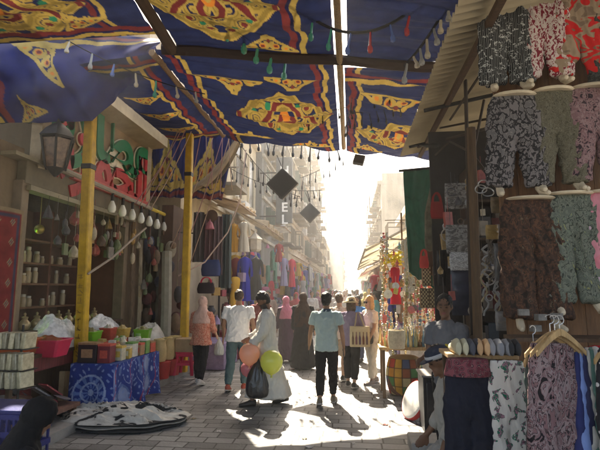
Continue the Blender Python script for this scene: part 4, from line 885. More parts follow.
m3 = pmat('red taupe tie dye', [(0,(.2,.14,.1)),(.36,(.3,.22,.15)),(.47,(.55,.02,.02)),(.62,(.2,.14,.09)),(.7,(.5,.02,.02))], 'noise', (5,3,7), 1, 1.1)
m4 = pmat('charcoal marl', [(0,(.035,.035,.033)),(.5,(.07,.07,.065)),(.6,(.03,.03,.03))], 'noise', (40,20,25), 3, .5)
m5 = pmat('grey floral on black', [(0,(.12,.11,.11)),(.33,(.18,.16,.155)),(.42,(.022,.02,.021)),(.6,(.04,.036,.038)),(.66,(.16,.14,.14))], 'voronoi', (19,10,14), dist=.9)
m6 = pmat('olive fine print', [(0,(.105,.094,.064)),(.45,(.15,.135,.094)),(.52,(.068,.06,.041)),(.6,(.128,.113,.075))], 'noise', (60,20,40), 4, .8)
m7 = pmat('dusty pink floral', [(0,(.03,.02,.025)),(.4,(.19,.105,.11)),(.52,(.25,.16,.16)),(.62,(.05,.03,.035))], 'noise', (27,13,22), 3, 1.2)
m8 = pmat('brown rust print', [(0,(.02,.014,.011)),(.42,(.05,.026,.018)),(.54,(.1,.045,.025)),(.6,(.03,.02,.014)),(.67,(.13,.09,.06))], 'noise', (26,13,19), 4, 1)
m9 = pmat('sage paisley', [(0,(.095,.11,.088)),(.42,(.14,.15,.12)),(.5,(.033,.04,.033)),(.55,(.12,.14,.11)),(.66,(.24,.24,.1))], 'noise', (19,9,12), 4, 1.6)
m10 = pmat('pink geometric', [(0,(.5,.16,.2)),(.4,(.42,.3,.36)),(.55,(.16,.1,.22)),(.7,(.5,.2,.24))], 'cells', (7,2,5), dist=.1)
YM = 4.2
rows = [(503,-16,82,50,m1,'mannequin legs in black and white striped trousers, top row',.02,.55,1.0,1),(539,-17,76,50,m2,'mannequin legs in white trousers with maroon leaf print',.12,.6,.9,2),(574,-17,73,50,m3,'mannequin legs in red and taupe tie dyed harem trousers',.2,.66,.85,3),(606,-16,84,44,m4,'mannequin legs in plain charcoal trousers at the top right corner',.02,.5,1,4),
 (514,96,186,52,m5,'mannequin legs in black trousers with grey flowers',.2,.45,.96,5),(553,91,182,48,m6,'mannequin legs in olive finely printed trousers',.16,.45,.96,6),(592,88,180,50,m7,'mannequin legs in dusty pink and black floral trousers',.2,.45,.96,7),
 (530,199,318,56,m8,'mannequin legs in dark brown and rust printed trousers, bottom row',.02,.3,1.08,8),(570,194,302,52,m9,'mannequin legs in sage green trousers with dark paisley',.12,.34,1.08,9),(607,192,302,46,m10,'mannequin legs in pink and lavender trousers at the right edge',.08,.32,1.05,10)]
for px, y0, y1, wp, m, lb, sp, cr_, tp, sd in rows: mannequin(px, y0, y1, wp, YM, m, lb, sp, cr_  , 1.0, tp, True, 0, seed=sd)
# ---- hanging rail in the foreground
YR = 3.05
rl = thing('clothes_rail', 'dark clothes rail carrying the hangers in the right foreground', 'clothes rail', (2.0, YR+.12, 0))
z0 = P(560, 352, YR).z+.0
w = MB(); w.tube([(1.22, YR+.12, z0), (2.7, YR+.12, z0)], .016, 8); part('bar', w, IRON, rl)
for x in (1.24, 2.68):
    w = MB(); w.tube([(x, YR+.12, .02), (x, YR+.12, z0)], .018, 8); part('upright', w, IRON, rl); w = MB(); w.tube([(x, YR-.2, .03), (x, YR+.44, .03)], .018, 8); part('foot', w, IRON, rl)
def hanger_mb(c, wd, rz=0, drop=.12):
    mb = MB(); n = 10; L = []
    for s in (-1, 1):
        rings = []
        for k in range(n+1):
            u = k/n; x = s*wd/2*u; z = -drop*(u**1.35); h = .021*(1-.35*u); t = .009
            rings.append([Vector((x,-t,z-h)), Vector((x,t,z-h)), Vector((x,t,z+h)), Vector((x,-t,z+h))])
        mb.loft(rings)
    moved(mb, c, rz); return mb
def hook_mb(c, rz=0):
    mb = MB(); mb.tube([Vector((0,0,.0)), Vector((0,0,.05))]+[Vector((.026*math.sin(a), 0, .076-.026*math.cos(a))) for a in [k*PI/6 for k in range(0,9)]], .003, 5); return moved(mb, c, rz)
def rail_trousers(px, ytop, wpx, Y, m, label, rz=0, hang_=True, length=1.02, band=None, grp='trousers on the front rail', seed=0, thick=.06, splay=0.02, nhang=1):
    p = P(px, ytop, Y); w_ = wpx/F*Y; t = thing('hanging_trousers', label, 'trousers', (p.x, p.y, p.z-length), rz, grp)
    mb = legs_mb(w_*.98, length, splay, .3, 1.0, 0, depth=.27, taper=1.06); me = remesh(mb, .011, 3, 'trousers'); folds(me, seed, .8)
    o = link_mesh('trousers', me, m, t, True, None); o.location = (0,0,length)
    if band:
        mb = MB(); mb.loft([[Vector((w_/2*.84*kx*math.cos(a), thick*1.0*math.sin(a)*kx, length+z)) for a in [2*PI*i/28 for i in range(28)]] for z, kx in ((-.1,1.13),(-.09,1.15),(-.05,1.08),(.0,1.0),(.01,.96))]); part('waistband', mb, band, t, world=False)
    if hang_:
        for j in range(nhang):
            part('hanger', hanger_mb((.0+j*.012,.0-j*.035,length+.045+j*.012), w_*1.0, .12*j), WOODL, t, world=False, bevel=.003)
            part('hook', hook_mb((.0+j*.012,.0-j*.035,length+.06)), STEEL, t, world=False)
    return t
pz = pmat('mauve paisley', [(0,(.015,.012,.014)),(.36,(.2,.12,.125)),(.43,(.26,.19,.19)),(.5,(.04,.028,.032)),(.53,(.21,.115,.12)),(.6,(.015,.012,.014)),(.65,(.25,.185,.185))], 'noise', (17,6,8), 3, 1.8)
rail_trousers(551, 343, 48, 2.9, pz, 'mauve and black paisley trousers on wooden hangers', 0, True, 1.05, seed=21, nhang=3, thick=.09)
rail_trousers(534, 352, 26, 3.1, pmat('grey green stripe', [(0,(.05,.06,.055)),(.5,(.2,.21,.18)),(.6,(.05,.08,.07))], 'wave', (30,1,1), 1, .6), 'grey green trousers mostly hidden behind the paisley pair', .5, True, 1.0, seed=22)
strp = [((.02,.03,.13),'navy blue trousers hung edge on beside the paisley pair'),((.16,.24,.5),'light blue trousers hung edge on among the stripes'),((.02,.025,.08),'dark blue trousers hung edge on, third from the paisley pair'),((.55,.53,.48),'off white trousers hung edge on among the stripes'),((.08,.18,.15),'sea green trousers hung edge on among the stripes'),((.42,.4,.36),'pale grey trousers hung edge on beside the dotted pair')]
for k, (c, lb) in enumerate(strp): rail_trousers(577+k*3.6, 351-k*.6, 36, 2.95, mat(c, .9, .2), lb, R(64), False, 1.02, seed=30+k, thick=.02)
dots = pmat('white dots on black', [(0,(.5,.47,.45)),(.24,(.018,.017,.02))], 'voronoi', (20,20,20))
rail_trousers(613, 348, 36, 2.75, dots, 'black trousers with white dots on a wooden hanger at the right edge', .1, True, 1.05, seed=40, nhang=2)
# board with slippers and two pairs of trousers on the rack end
YS = 3.35; bz = P(480, 357, YS).z
bd = thing('shelf_rack', 'plain wooden board on legs holding slippers above the navy trousers', 'rack', (P(480,357,YS).x, YS+.15, 0))
bx0, bx1 = P(448,357,YS).x, P(519,357,YS).x
w = MB(); w.box(((bx0+bx1)/2, YS+.17, bz), (bx1-bx0, .34, .03)); part('top', w, wood((.4,.25,.12)), bd, bevel=.006)
for x in (bx0+.04, bx1-.04):
    for y in (YS+.05, YS+.3): w = MB(); w.box((x, y, bz/2), (.04,.04,bz-.03)); part('leg', w, WOODD, bd)
NAVY = mat((.008,.009,.02), .85, .3)
wbm = pmat('maroon woven band', [(0,(.12,.025,.035)),(.45,(.25,.14,.12)),(.5,(.05,.02,.03)),(.6,(.2,.06,.07))], 'voronoi', (34,20,34))
rail_trousers(467, 360, 45, YS-.06, NAVY, 'navy trousers with a maroon patterned waistband', 0, False, 1.08, wbm, seed=51, grp='trousers clipped to the board rack', thick=.07)
flo = pmat('white floral', [(0,(.58,.55,.5)),(1,(.58,.55,.5))], 'noise', (1,1,1), second=((19,9,15), [(0,(.02,.13,.08)),(.44,(.3,.16,.2)),(.53,(.08,.04,.06)),(.58,(.04,.2,.12)),(.66,(.5,.45,.42))], .54))
rail_trousers(506, 361, 38, YS-.07, flo, 'white trousers with green and mauve flowers', 0, False, 1.08, seed=52, grp='trousers clipped to the board rack', thick=.07)
sl = [(459,(.5,.45,.3),'cream'),(471,(.06,.06,.07),'charcoal'),(481,(.5,.3,.15),'tan'),(492,(.28,.27,.27),'light grey'),(500,(.22,.22,.23),'mid grey'),(509,(.02,.02,.022),'black')]
for px, c, nm in sl:
    p = P(px, 357, YS+.05); q = .062; t = thing('slipper_pair', nm+' pair of rounded slippers standing toe forward on the board', 'slippers', (p.x, p.y, bz+.015), rnd.uniform(-.2,.2), 'slippers on the board'); mb = MB()
    for s in (-1, 1):
        mb = MB(); mb.loft([[Vector((s*.024+.024*kx*math.cos(a), y, .048*kz*(1+math.sin(a))*1.0)) for a in [2*PI*i/12 for i in range(12)]] for y, kx, kz in ((-.1,.35,.5),(-.09,.85,.9),(-.05,1.05,1.15),(0,1,1.05),(.07,.85,.7),(.11,.8,.6),(.13,.4,.4))]); o = part('slipper', mb, mat(c, .8, .15), t, world=False); mb = MB(); mb.ball((s*.024,.03,.075), (.014,.05,.012), 8, 5); part('lining', mb, DARK, o, world=False)
# ---- dark stall interior
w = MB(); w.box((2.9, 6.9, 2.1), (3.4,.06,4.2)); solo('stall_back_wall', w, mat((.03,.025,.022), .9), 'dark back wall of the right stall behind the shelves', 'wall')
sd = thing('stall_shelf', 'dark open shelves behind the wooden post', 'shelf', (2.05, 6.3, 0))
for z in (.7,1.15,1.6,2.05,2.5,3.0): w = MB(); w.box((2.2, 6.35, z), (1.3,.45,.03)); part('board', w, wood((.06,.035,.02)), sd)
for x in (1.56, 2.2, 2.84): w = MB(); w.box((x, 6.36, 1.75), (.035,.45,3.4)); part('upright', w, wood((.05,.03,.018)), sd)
for k in range(60):
    z = rnd.choice([.715,1.165,1.615,2.065,2.515]); x = rnd.uniform(1.62,2.78); hh = rnd.uniform(.1,.36); ww = rnd.uniform(.06,.2)
    if abs(x-2.2) < .12: continue
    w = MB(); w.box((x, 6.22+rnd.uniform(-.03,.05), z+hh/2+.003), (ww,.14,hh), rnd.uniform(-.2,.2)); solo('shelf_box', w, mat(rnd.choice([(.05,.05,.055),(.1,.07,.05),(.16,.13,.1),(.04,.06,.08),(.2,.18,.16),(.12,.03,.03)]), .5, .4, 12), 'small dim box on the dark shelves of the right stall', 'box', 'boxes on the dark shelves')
def hung_packet(px, py, wpx, hpx, Y, m, label, group=None, name='wrapped_packet', cat='packet'):
    c = P(px, py, Y); wd, hh = wpx/F*Y, hpx/F*Y; t = thing(name, label, cat, c-Vector((0,0,hh/2)), 0, group)
    mb = MB(); n = 12
    mb.loft([[Vector((c.x+wd/2*math.copysign(abs(math.cos(a))**.4, math.cos(a))*(1-.06*abs(k)), c.y+.035*math.sin(a)*(1-.8*k*k)*(1+.3*math.sin(k*9+a*3)), c.z+hh/2*k)) for a in [2*PI*i/24 for i in range(24)]] for k in [-1,-.96]+[j/6-.83 for j in range(0,11)]+[.96,1]]); part('body', mb, m, t)
    mb = MB(); mb.tube([c+Vector((0,0,hh/2-.01)), c+Vector((0,.02,hh/2+.12))], .006, 4); part('hook', mb, IRON, t); return t
GP = pmat('film_wrapped_cloth', [(0,(.03,.028,.027)),(.42,(.09,.085,.08)),(.53,(.26,.25,.24)),(.6,(.07,.06,.055)),(.7,(.18,.17,.16))], 'noise', (9,9,15), 5, 1.4, const=False, rough=.2); SP = pmat('silver_film', [(0,(.08,.08,.08)),(.42,(.25,.24,.24)),(.52,(.55,.54,.53)),(.58,(.16,.16,.16)),(.7,(.4,.4,.39))], 'noise', (14,14,30), 5, 2, const=False, rough=.2)
hung_packet(456, 196, 22, 26, 5.9, GP, 'grey plastic wrapped packet hanging on the left of the wooden post, upper one')
hung_packet(457, 239, 22, 28, 5.6, GP, 'cloudy plastic wrapped packet hanging above the silver one')
hung_packet(463, 261, 26, 18, 5.6, SP, 'silver crinkled packet hanging below the cloudy one')
hung_packet(465, 292, 27, 44, 5.7, mat((.03,.032,.05), .35, .5, 7, .4, 14), 'tall dark navy wrapped packet hanging below the silver one')
for k, (px, py, wp, hp, c, lb) in enumerate([(492,180,9,14,(.04,.04,.04),'small black packet hanging right of the wooden post, topmost'),(497,205,12,16,(.16,.12,.07),'brown packet hanging right of the wooden post'),(492,232,12,14,(.3,.2,.07),'mustard packet hanging right of the wooden post'),(499,262,9,36,(.1,.1,.1),'long dark packet hanging right of the wooden post'),(512,305,17,24,(.09,.08,.07),'dark packet hanging below the brown trousers mannequin'),(503,321,14,18,(.2,.19,.18),'grey square framed packet above the slippers'),(441,268,8,34,(.012,.012,.012),'long black bag hanging beside the bead strands')]): hung_packet(px, py, wp, hp, 4.9 if px > 480 else 6.5, mat(c, .4, .4, 12), lb)
# rings of cord and small metal trinkets hung by the post
for k, (px, py) in enumerate([(484,184),(488,192),(481,189)]):
    c = P(px, py, 5.1); w = MB(); w.tube([c+Vector((.06*math.cos(a), .01*math.sin(2*a), .045*math.sin(a))) for a in [2*PI*i/16 for i in range(17)]], .007, 5); solo('metal_ring', w, STEEL, 'pale metal ring hanging right of the wooden post', 'ring', 'rings hanging by the post')
for k in range(46):
    px = rnd.uniform(440,492); py = rnd.uniform(176,335); c = P(px, py, rnd.uniform(5.6,6.0)); r = rnd.uniform(.03,.09); w = MB()
    if k % 3 == 0: w.box(c, (r*1.3,.04,r*2.2), rnd.uniform(-.5,.5), 0, rnd.uniform(-.1,.1))
    elif k % 3 == 1: w.lathe(c, [(.001,-r),(r*.6,-r*.8),(r*.75,0),(r*.3,r*.7),(.004,r*1.1)], 9)
    else: w.tube([c+Vector((r*math.cos(a), .01, r*math.sin(a))) for a in [2*PI*i/14 for i in range(15)]], .008, 5)
    w.tube([c+Vector((0,0,r)), c+Vector((0,.01,r+.2))], .003, 4)
    solo('hung_accessory', w, mat(rnd.choice([(.25,.22,.18),(.12,.08,.05),(.4,.36,.28),(.06,.06,.07),(.3,.2,.08),(.3,.06,.05),(.35,.35,.36)]), .4, .4, 14, spec=.6), 'small dim accessory hanging in the dark stall around the wooden post', 'accessory', 'accessories in the dark stall')
for k in range(14):
    px = rnd.uniform(482,508); y0 = rnd.uniform(215,300); c = P(px, y0, 5.0); L = rnd.uniform(.12,.4); w = MB(); w.tube([c+Vector((.03*math.sin(t*1.3+k), 0, -L*t/8)) for t in range(9)], rnd.uniform(.006,.014), 5)
    solo('hanging_strap', w, mat(rnd.choice([(.3,.24,.14),(.12,.1,.08),(.25,.25,.24),(.18,.1,.05)]), .6), 'thin strap dangling in the dim stall right of the wooden post', 'strap', 'straps dangling in the dim stall')
# white gathered cloth and small card pieces over slippers
for k, (px, py) in enumerate([(523,306),(540,311),(556,310),(535,322)]):
    w = MB(); c = P(px, py, 4.0); c.z -= .05; w.box(c, (.08,.05,.05), rnd.uniform(-1,1)); solo('small_box', w, mat((.17,.16,.145), .7, .5, 20), 'small grey printed box on the ledge behind the wooden hangers', 'box', 'small boxes behind the hangers')
w = MB(); c = P(540, 326, 4.05); w.box((1.9, 4.08, c.z-.1), (1.2,.3,.03)); solo('wall_ledge', w, WOODD, 'dark ledge under the mannequins carrying small printed boxes', 'shelf')
# green tarpaulin
ta, tb, tc, td = P(403,171,8.5), P(438,168,8.6), P(436,290,8.6), P(409,272,8.5)
sheet('tarpaulin', hang(ta, tb, tc, td, 0, wr=.06, freq=1.6, along='v', seed=3), 60, 60, .8, 1.9, lambda U,V,W,H: np.stack([.016+0*U, .075+.0*U, .045+0*U], -1)*(1-.25*((V*6) % 1 < .04))[..., None], attr_mat('tarp_weave', .6, .3, .3, .3, 80), 'dark green tarpaulin hanging from the end of the corrugated roof', 'tarpaulin')
w = MB(); w.tube([P(399,171,8.5), P(442,167,8.6)], .025, 6); solo('tarpaulin_rod', w, IRON, 'thin rod holding the top of the green tarpaulin', 'rod')
# dark gathered drape and red pouch next to the tarp
w = MB(); pts = [P(445,150,7.2), P(437,180,7.1), P(433,215,7.0), P(430,245,7)]
w.tube(pts, [.07,.1,.16,.1], 12, True, .6); o = solo('gathered_net', w, mat((.14,.12,.08), .95, .5, 12, .9, 20), 'dark brown gathered net hanging before the green tarpaulin', 'net')
bag_thing(437, 210, 13, 17, 6.8, cl(.3,.03,.03), 'small red pouch hanging before the green tarpaulin', 'pouch')
w = MB(); c = P(434,146,6.9); w.ball(c, (.1,.06,.05), 10, 6); w.tube([c+Vector((-.09,0,0)), c+Vector((-.22,0,.03))], [.03,.01], 6); w.tube([c+Vector((.05,0,.02)), c+Vector((.16,0,.12))], .02, 5); solo('lamp_bracket', w, IRON, 'dark bird shaped lamp bracket at the end of the corrugated roof', 'bracket')
bag_thing(433, 262, 20, 26, 7.6, mat((.13,.075,.04), .6, .4, 9), 'round brown woven bag hanging above the checkered boxes', 'woven_bag')
# ---- bead and trinket stall
bs = thing('bead_rack', 'wooden rack from which bead strands hang in the sunlit stall', 'rack', (1.3, 9.5, 0))
w = MB()
for x in (1.05, 1.95): w.tube([(x,9.5,.02),(x,9.5,3.4)], .018, 6)
for z in (3.1,2.7,2.25,1.8,1.4): w.tube([(.72,9.5,z+.15),(1.98,9.5,z+.15)], .008, 5)
part('frame', w, WOODM, bs)
beadc = [mat(c, .35, .2, 20, bmp=0, spec=.6) for c in ((.66,.58,.42),(.5,.36,.16),(.62,.62,.58),(.7,.63,.3),(.35,.2,.1),(.55,.12,.1),(.15,.25,.3),(.72,.66,.55),(.3,.3,.12),(.68,.5,.2))]
def strand(c, L, r, m, label, group):
    mb = MB(); mb.tube([c, c-Vector((0,0,L))], .003, 4); n = max(4, int(L/(r*2.4))); cx = .25*rnd.uniform(0, 1)
    for k in range(n):
        u = k/(n-1); rr = r*(1+.5*math.sin(k*1.9)); mb.ball(c+Vector((cx*.06*math.sin(u*6), rnd.uniform(-.01,.01), -L*u)), (rr,rr,rr*1.15), 6, 4)
    return solo('bead_strand', mb, m, label, 'bead strand', group)
for k in range(230):
    px = 381+rnd.random()**.9*72; zt_ = rnd.choice([238,252,268,284,300,318]); 
    if 388 < px < 403 and zt_ < 306: px = rnd.choice([rnd.uniform(380,386), rnd.uniform(404,420)])
    if px > 440 and zt_ > 300: zt_ = 252
    Yk = rnd.uniform(8.8, 9.6); c = P(px, zt_+rnd.uniform(-6,6), Yk); strand(c, rnd.uniform(.25,.7), rnd.uniform(.009,.026), rnd.choice(beadc), 'strand of pale beads hanging in the sunlit trinket stall', 'bead strands in the trinket stall')
for k, (px, py, hh) in enumerate([(405,240,75),(409,232,60),(447,232,120),(450,245,110),(444,238,70)]):
    c = P(px, py, 8.9); mb = MB()
    mb.tube([c, c-Vector((0,0,hh/F*8.9))], .03, 5)
    for j in range(110):
        u = rnd.random(); a = rnd.random()*6.28; mb.ball(c+Vector((.06*math.cos(a), .05*math.sin(a), -hh/F*8.9*u)), (rnd.uniform(.01,.03), rnd.uniform(.01,.03), rnd.uniform(.012,.04)), 6, 4)
    solo('shell_garland', mb, mat((.68,.62,.5), .4, .25), 'thick garland of white shells hanging by the trinket stall', 'garland', 'white shell garlands')
# fans, plates and charms of the trinket stall
for k in range(70):
    px = 381+rnd.random()*66; py = rnd.uniform(245, 392); Yk = rnd.uniform(8.7, 9.4); c = P(px, py, Yk)
    if c.z < .9: continue
    r = rnd.uniform(.03,.085); w = MB(); t_ = k % 3
    if t_ == 0: w.lathe(c, [(.001,0),(r,.0),(r*1.05,.012),(r*.6,.018),(.001,.02)], 12, Matrix.Rotation(R(90), 3, 'X') @ Matrix.Rotation(rnd.uniform(-.5,.5), 3, 'Y'))
    elif t_ == 1: w.lathe(c, [(.001,-r*1.3),(r*.5,-r),(r*.3,-r*.3),(r*.7,0),(r*.25,r*.5),(.004,r*1.2)], 9)
    else: w.box(c, (r*1.4,.03,r*1.8), rnd.uniform(-.6,.6), 0, rnd.uniform(-.3,.3))
    w.tube([c+Vector((0,0,r)), c+Vector((0,0,r+.12))], .003, 4)
    solo('hanging_charm', w, mat(rnd.choice([(.7,.64,.5),(.75,.74,.7),(.55,.36,.12),(.6,.12,.1),(.7,.55,.1),(.2,.12,.07),(.12,.25,.3)]), .3, .4, 16, spec=.7), 'small charm or ornament hanging among the bead strands', 'charm', 'charms hanging in the trinket stall')
# checkered boxes
chk = attr_mat('checker_inlay', .4, 0, .4, .1)
def checker_box(px, py, wpx, hpx, Y, label):
    c = P(px, py, Y); wd, hh = wpx/F*Y, hpx/F*Y; t = thing('inlaid_box', label, 'box', c-Vector((0,0,hh/2)), 0, 'checkered inlaid boxes'); w = MB(); w.box(c+Vector((0,.06,0)), (wd, .1, hh)); part('body', w, WOODM, t, bevel=.005)
    sheet('inlay', lambda u, v: (c.x+(u-.5)*wd*.9, c.y+.004+0*u, c.z+(v-.5)*hh*.9), 60, 90, 1, 1, lambda U,V,W,H: np.where((((np.floor(U*5)+np.floor(V*9)) % 2) == 0)[...,None], np.array((.5,.38,.2)), np.array((.1,.05,.025))), chk, parent=t)
for k, (px, py) in enumerate([(427,276),(438,276),(425,298),(434,298),(443,298)]): checker_box(px, py, 8.2, 19, 7.3, ['upper left','upper right','lower left','lower middle','lower right'][k]+' box of the checkered inlaid boxes above the vendor')
bag_thing(424, 262, 9, 12, 7.2, cl(.55,.06,.05), 'small bright red purse hanging above the checkered boxes', 'purse')
hang_dress(395, 267, 304, 13, 9.1, pmat('red white band print', [(0,(.5,.025,.05)),(.82,(.6,.5,.48))], 'wave', (.01,.01,4), 1, 0), 'crimson dress with white bands hanging by the trinket stall', sleeves=False, flare=.8, name='hanging_dress', folds=5)
mb = MB(); c = P(394, 258, 9.2)
for k in range(50): mb.ball(c+Vector((rnd.uniform(-.18,.18), rnd.uniform(-.1,.1), rnd.uniform(-.12,.12))), (rnd.uniform(.03,.06),.03,.03), 6, 4)
solo('artificial_flowers', mb, mat((.6,.5,.03), .7, .3, 12), 'bunch of artificial yellow flowers above the crimson dress', 'flowers')
# trinket table
tt = thing('trinket_table', 'low table crowded with small pale ornaments in the sunlit stall', 'table', (1.0, 8.5, 0))
ta_ = PZ(404, 392, 0)
w = MB(); w.box((1.05, 8.65, .84), (1.15,.75,.05)); part('top', w, WOODL, tt)
for x in (.55,1.55):
    for y in (8.35,8.95): w = MB(); w.box((x,y,.41), (.05,.05,.81)); part('leg', w, WOODM, tt)
for k in range(120):
    x = rnd.uniform(.52,1.58); y = rnd.uniform(8.32,8.95); mb = MB(); r = rnd.uniform(.025,.06); h = rnd.uniform(.08,.34)
    mb.lathe((x,y,.867), [(.001,0),(r*.8,0),(r,h*.2),(r*rnd.uniform(.4,1),h*.5),(r*.3,h*.7),(r*.45,h*.85),(.001,h)], 9); solo('ornament', mb, rnd.choice(beadc), 'small turned ornament standing on the crowded trinket table', 'ornament', 'ornaments on the trinket table')
# patchwork bag / pouffe
pw = attr_mat('patchwork', .8, 0, .2, .3)
pc_ = PZ(406, 396, 0)
pb_ = thing('patchwork_pouffe', 'patchwork leather pouffe in red, orange and green squares', 'pouffe', (pc_.x, pc_.y, 0))
PCOL = [(.4,.05,.03),(.5,.22,.03),(.08,.2,.07),(.5,.4,.2),(.3,.1,.05),(.1,.12,.2),(.55,.3,.05)]
def pcf(U,V,W,H):
    idx = ((np.floor(U*14)*3+np.floor(V*4)*5+np.floor(U*14)*np.floor(V*4)) % 7).astype(int); c = np.array(PCOL)[idx]; g_ = (np.abs((U*14) % 1-.5) > .45) | (np.abs((V*4) % 1-.5) > .44); c[g_] = (.06,.04,.03); return c
sheet('body', lambda u, v: (pc_.x+.3*np.cos(u*2*PI)*(.9+.2*np.sin(PI*v)), pc_.y+.12+.26*np.sin(u*2*PI)*(.9+.2*np.sin(PI*v)), .02+.62*v), 112, 48, 1, 1, pcf, pw, parent=pb_)
w = MB(); w.lathe((pc_.x, pc_.y+.12, .64), [(.27,0),(.2,.03),(.001,.04)], 24); part('top', w, mat((.4,.28,.14), .7), pb_)
w = MB(); p = PZ(400, 395, 0); T = Matrix.Rotation(R(72), 3, 'X'); w.lathe((p.x, p.y-.08, .22), [(.001,0),(.2,0),(.215,.02),(.2,.035),(.14,.025),(.001,.03)], 24, T); solo('round_tray', w, mat((.16,.07,.04), .4, .4, 6), 'round dark brown tray leaning against the patchwork pouffe', 'tray')
w = MB(); p = P(397, 352, 8.1); w.lathe((p.x, p.y, .87), [(.001,0),(.13,0),(.15,.16),(.14,.3),(.12,.3),(.1,.1),(.001,.08)], 16); solo('basket', w, mat((.55,.47,.32), .9, .3, 20, .8, 60), 'pale woven basket on the front corner of the trinket table', 'basket')
# leaning white drum with red rim
p = PZ(414, 424, 0); w = MB(); T = Matrix.Rotation(R(20), 3, 'Z') @ Matrix.Rotation(R(-66), 3, 'Y')
dr = thing('frame_drum', 'large white drum with a red rim leaning on the black cabinet', 'drum', (p.x+.05, p.y+.2, 0))
cz = Vector((p.x+.04, p.y+.22, .272))
w.lathe(cz, [(.001,.04),(.23,.04),(.27,.025),(.27,-.04),(.08,-.13),(.001,-.14)], 28, T); part('skin', w, mat((.72,.7,.65), .5, .1), dr)
w = MB(); w.lathe(cz, [(.268,.023),(.281,.023),(.281,-.042),(.268,-.042)], 28, T); part('rim', w, mat((.4,.04,.04), .5), dr)
# black cabinet, wheel and stone step
c0 = PZ(436, 436, 0); bx = thing('black_cabinet', 'black display cabinet on the ground behind the leaning drum', 'cabinet', (c0.x+.1, c0.y+.25, 0)); w = MB(); w.box((c0.x+.12, c0.y+.3, .36), (.5,.5,.7)); part('body', w, mat((.02,.02,.022), .35), bx, bevel=.01)
w = MB(); w.box((c0.x+.12, c0.y+.045, .37), (.42,.02,.56)); part('door', w, mat((.035,.035,.04), .15, spec=.9), bx, bevel=.005); w = MB(); w.box((c0.x+.12, c0.y+.3, .725), (.54,.54,.025)); part('top', w, mat((.25,.24,.23), .4), bx, bevel=.004)
w = MB(); c = Vector((c0.x+.26, c0.y-.1, .22))
w.tube([c+Vector((.19*math.cos(a), .06*math.cos(a), .19*math.sin(a))) for a in [2*PI*i/28 for i in range(29)]], .022, 7)
wh = thing('spoked_wheel', 'pale spoked wheel leaning on the black cabinet', 'wheel', (c.x, c.y, 0)); part('tyre', w, mat((.3,.3,.29), .5), wh)
w = MB()
for k in range(8): a = k*PI/4; w.tube([c, c+Vector((.18*math.cos(a), .055*math.cos(a), .18*math.sin(a)))], .008, 5)
w.ball(c, .035, 8, 6); part('spoke', w, STEEL, wh)
s1 = PZ(427, 452, .0); w = MB(); w.box((s1.x+.06, s1.y+.06, .07), (.5,.42,.14)); solo('stone_step', w, mat((.3,.285,.26), .85, .35, 4, .6, 22), 'grey stone step at the bottom edge beside the navy trousers', 'step', bevel=.015)
# striped awning, right
aw = thing('striped_awning', 'cream striped awning sloping over the right side of the street', 'awning', (1.7, 19, 2.6))
def awn(x0, x1, y0, y1, z0, z1, st, scallop=0):
    def f(u, v): return (x0+(x1-x0)*v+0*u, y0+(y1-y0)*u+0*v, z0+(z1-z0)*v-.12*np.sin(PI*v)+.02*np.sin(u*60)*v)
    return f
A0, A1 = P(403,238,12.5), P(358,262,20)
cfn = lambda c1, c2, n: (lambda U,V,W,H: np.where(((np.floor(U/W*n) % 2) == 0)[...,None], np.array(c1), np.array(c2)))
sheet('cloth', awn(2.5, .35, 11.5, 24, 4.0, 2.85, 0), 120, 14, 12.5, 2, cfn((.6,.52,.38),(.44,.37,.26), 26), attr_mat('awning_cloth', .8, .3), parent=aw)
w = MB()
for y in (11.6, 14.6, 17.7, 20.8, 23.9): w.tube([(2.5,y,3.95),(.38,y,2.8)], .03, 6); w.tube([(2.5,y,2.9),(1.0,y,3.1)], .02, 6)
w.tube([(.37,11.5,2.82),(.37,24,2.82)], .03, 6); part('frame', w, mat((.45,.4,.32), .6), aw)
w = MB(); w.box((2.75, 19, 1.9), (.3, 15, 3.8)); solo('shop_front_wall', w, facade_wall((.2,.15,.1)), 'dark low shop front under the striped awning', 'wall')
# ================================================================ STALLS FURTHER UP THE STREET
AWC = attr_mat('canvas', .85, .2)
def awning(label, xw, xo, y0, y1, zw, zo, c1, c2=None, n=8, rag=.05):
    t = thing('shop_awning', label, 'awning', ((xw+xo)/2, (y0+y1)/2, zo-.3)); c2 = c2 or c1
    sheet('cloth', lambda u, v: (xw+(xo-xw)*v+0*u, y0+(y1-y0)*u+0*v, zw+(zo-zw)*v-.1*np.sin(PI*v)+rag*np.sin(u*31+v*4)*v+rag*np.sin(u*57)*v), 60, 12, y1-y0, 2, cfn(c1, c2, n), AWC, parent=t)
    w = MB()
    for y in (y0+.05, (y0+y1)/2, y1-.05): w.tube([(xw, y, zw-.05), (xo, y, zo-.06)], .03, 5)
    w.tube([(xo, y0, zo-.06), (xo, y1, zo-.06)], .03, 5); part('frame', w, WOODM, t); return t
awning('ragged tan awning above the mustard blouse', -4.5, -3.15, 12.6, 15.2, 4.75, 4.35, (.32,.22,.12))
awning('wide straw coloured awning beyond the blue dress', -4.4, -2.95, 16.0, 20.5, 4.9, 4.1, (.42,.32,.2), (.36,.27,.16), 7, .12)
awning('white awning just below the hotel sign', -4.2, -3.0, 21.0, 23.4, 4.9, 4.75, (.6,.58,.54))
awning('pale blue awning far along the left row', -4.1, -2.8, 26, 31, 3.7, 3.2, (.12,.18,.34))
awning('dull brown awning far along the left row', -4.0, -2.8, 33, 40, 3.9, 3.3, (.25,.17,.11))
awning('grey awning at the far end of the left row', -3.9, -2.7, 44, 54, 4.0, 3.3, (.3,.29,.27))
awning('sand coloured awning beyond the striped awning', 2.7, .9, 26, 33, 3.9, 3.0, (.42,.35,.25))
awning('red brown awning far along the right row', 2.4, .9, 36, 46, 3.9, 3.1, (.3,.1,.07))
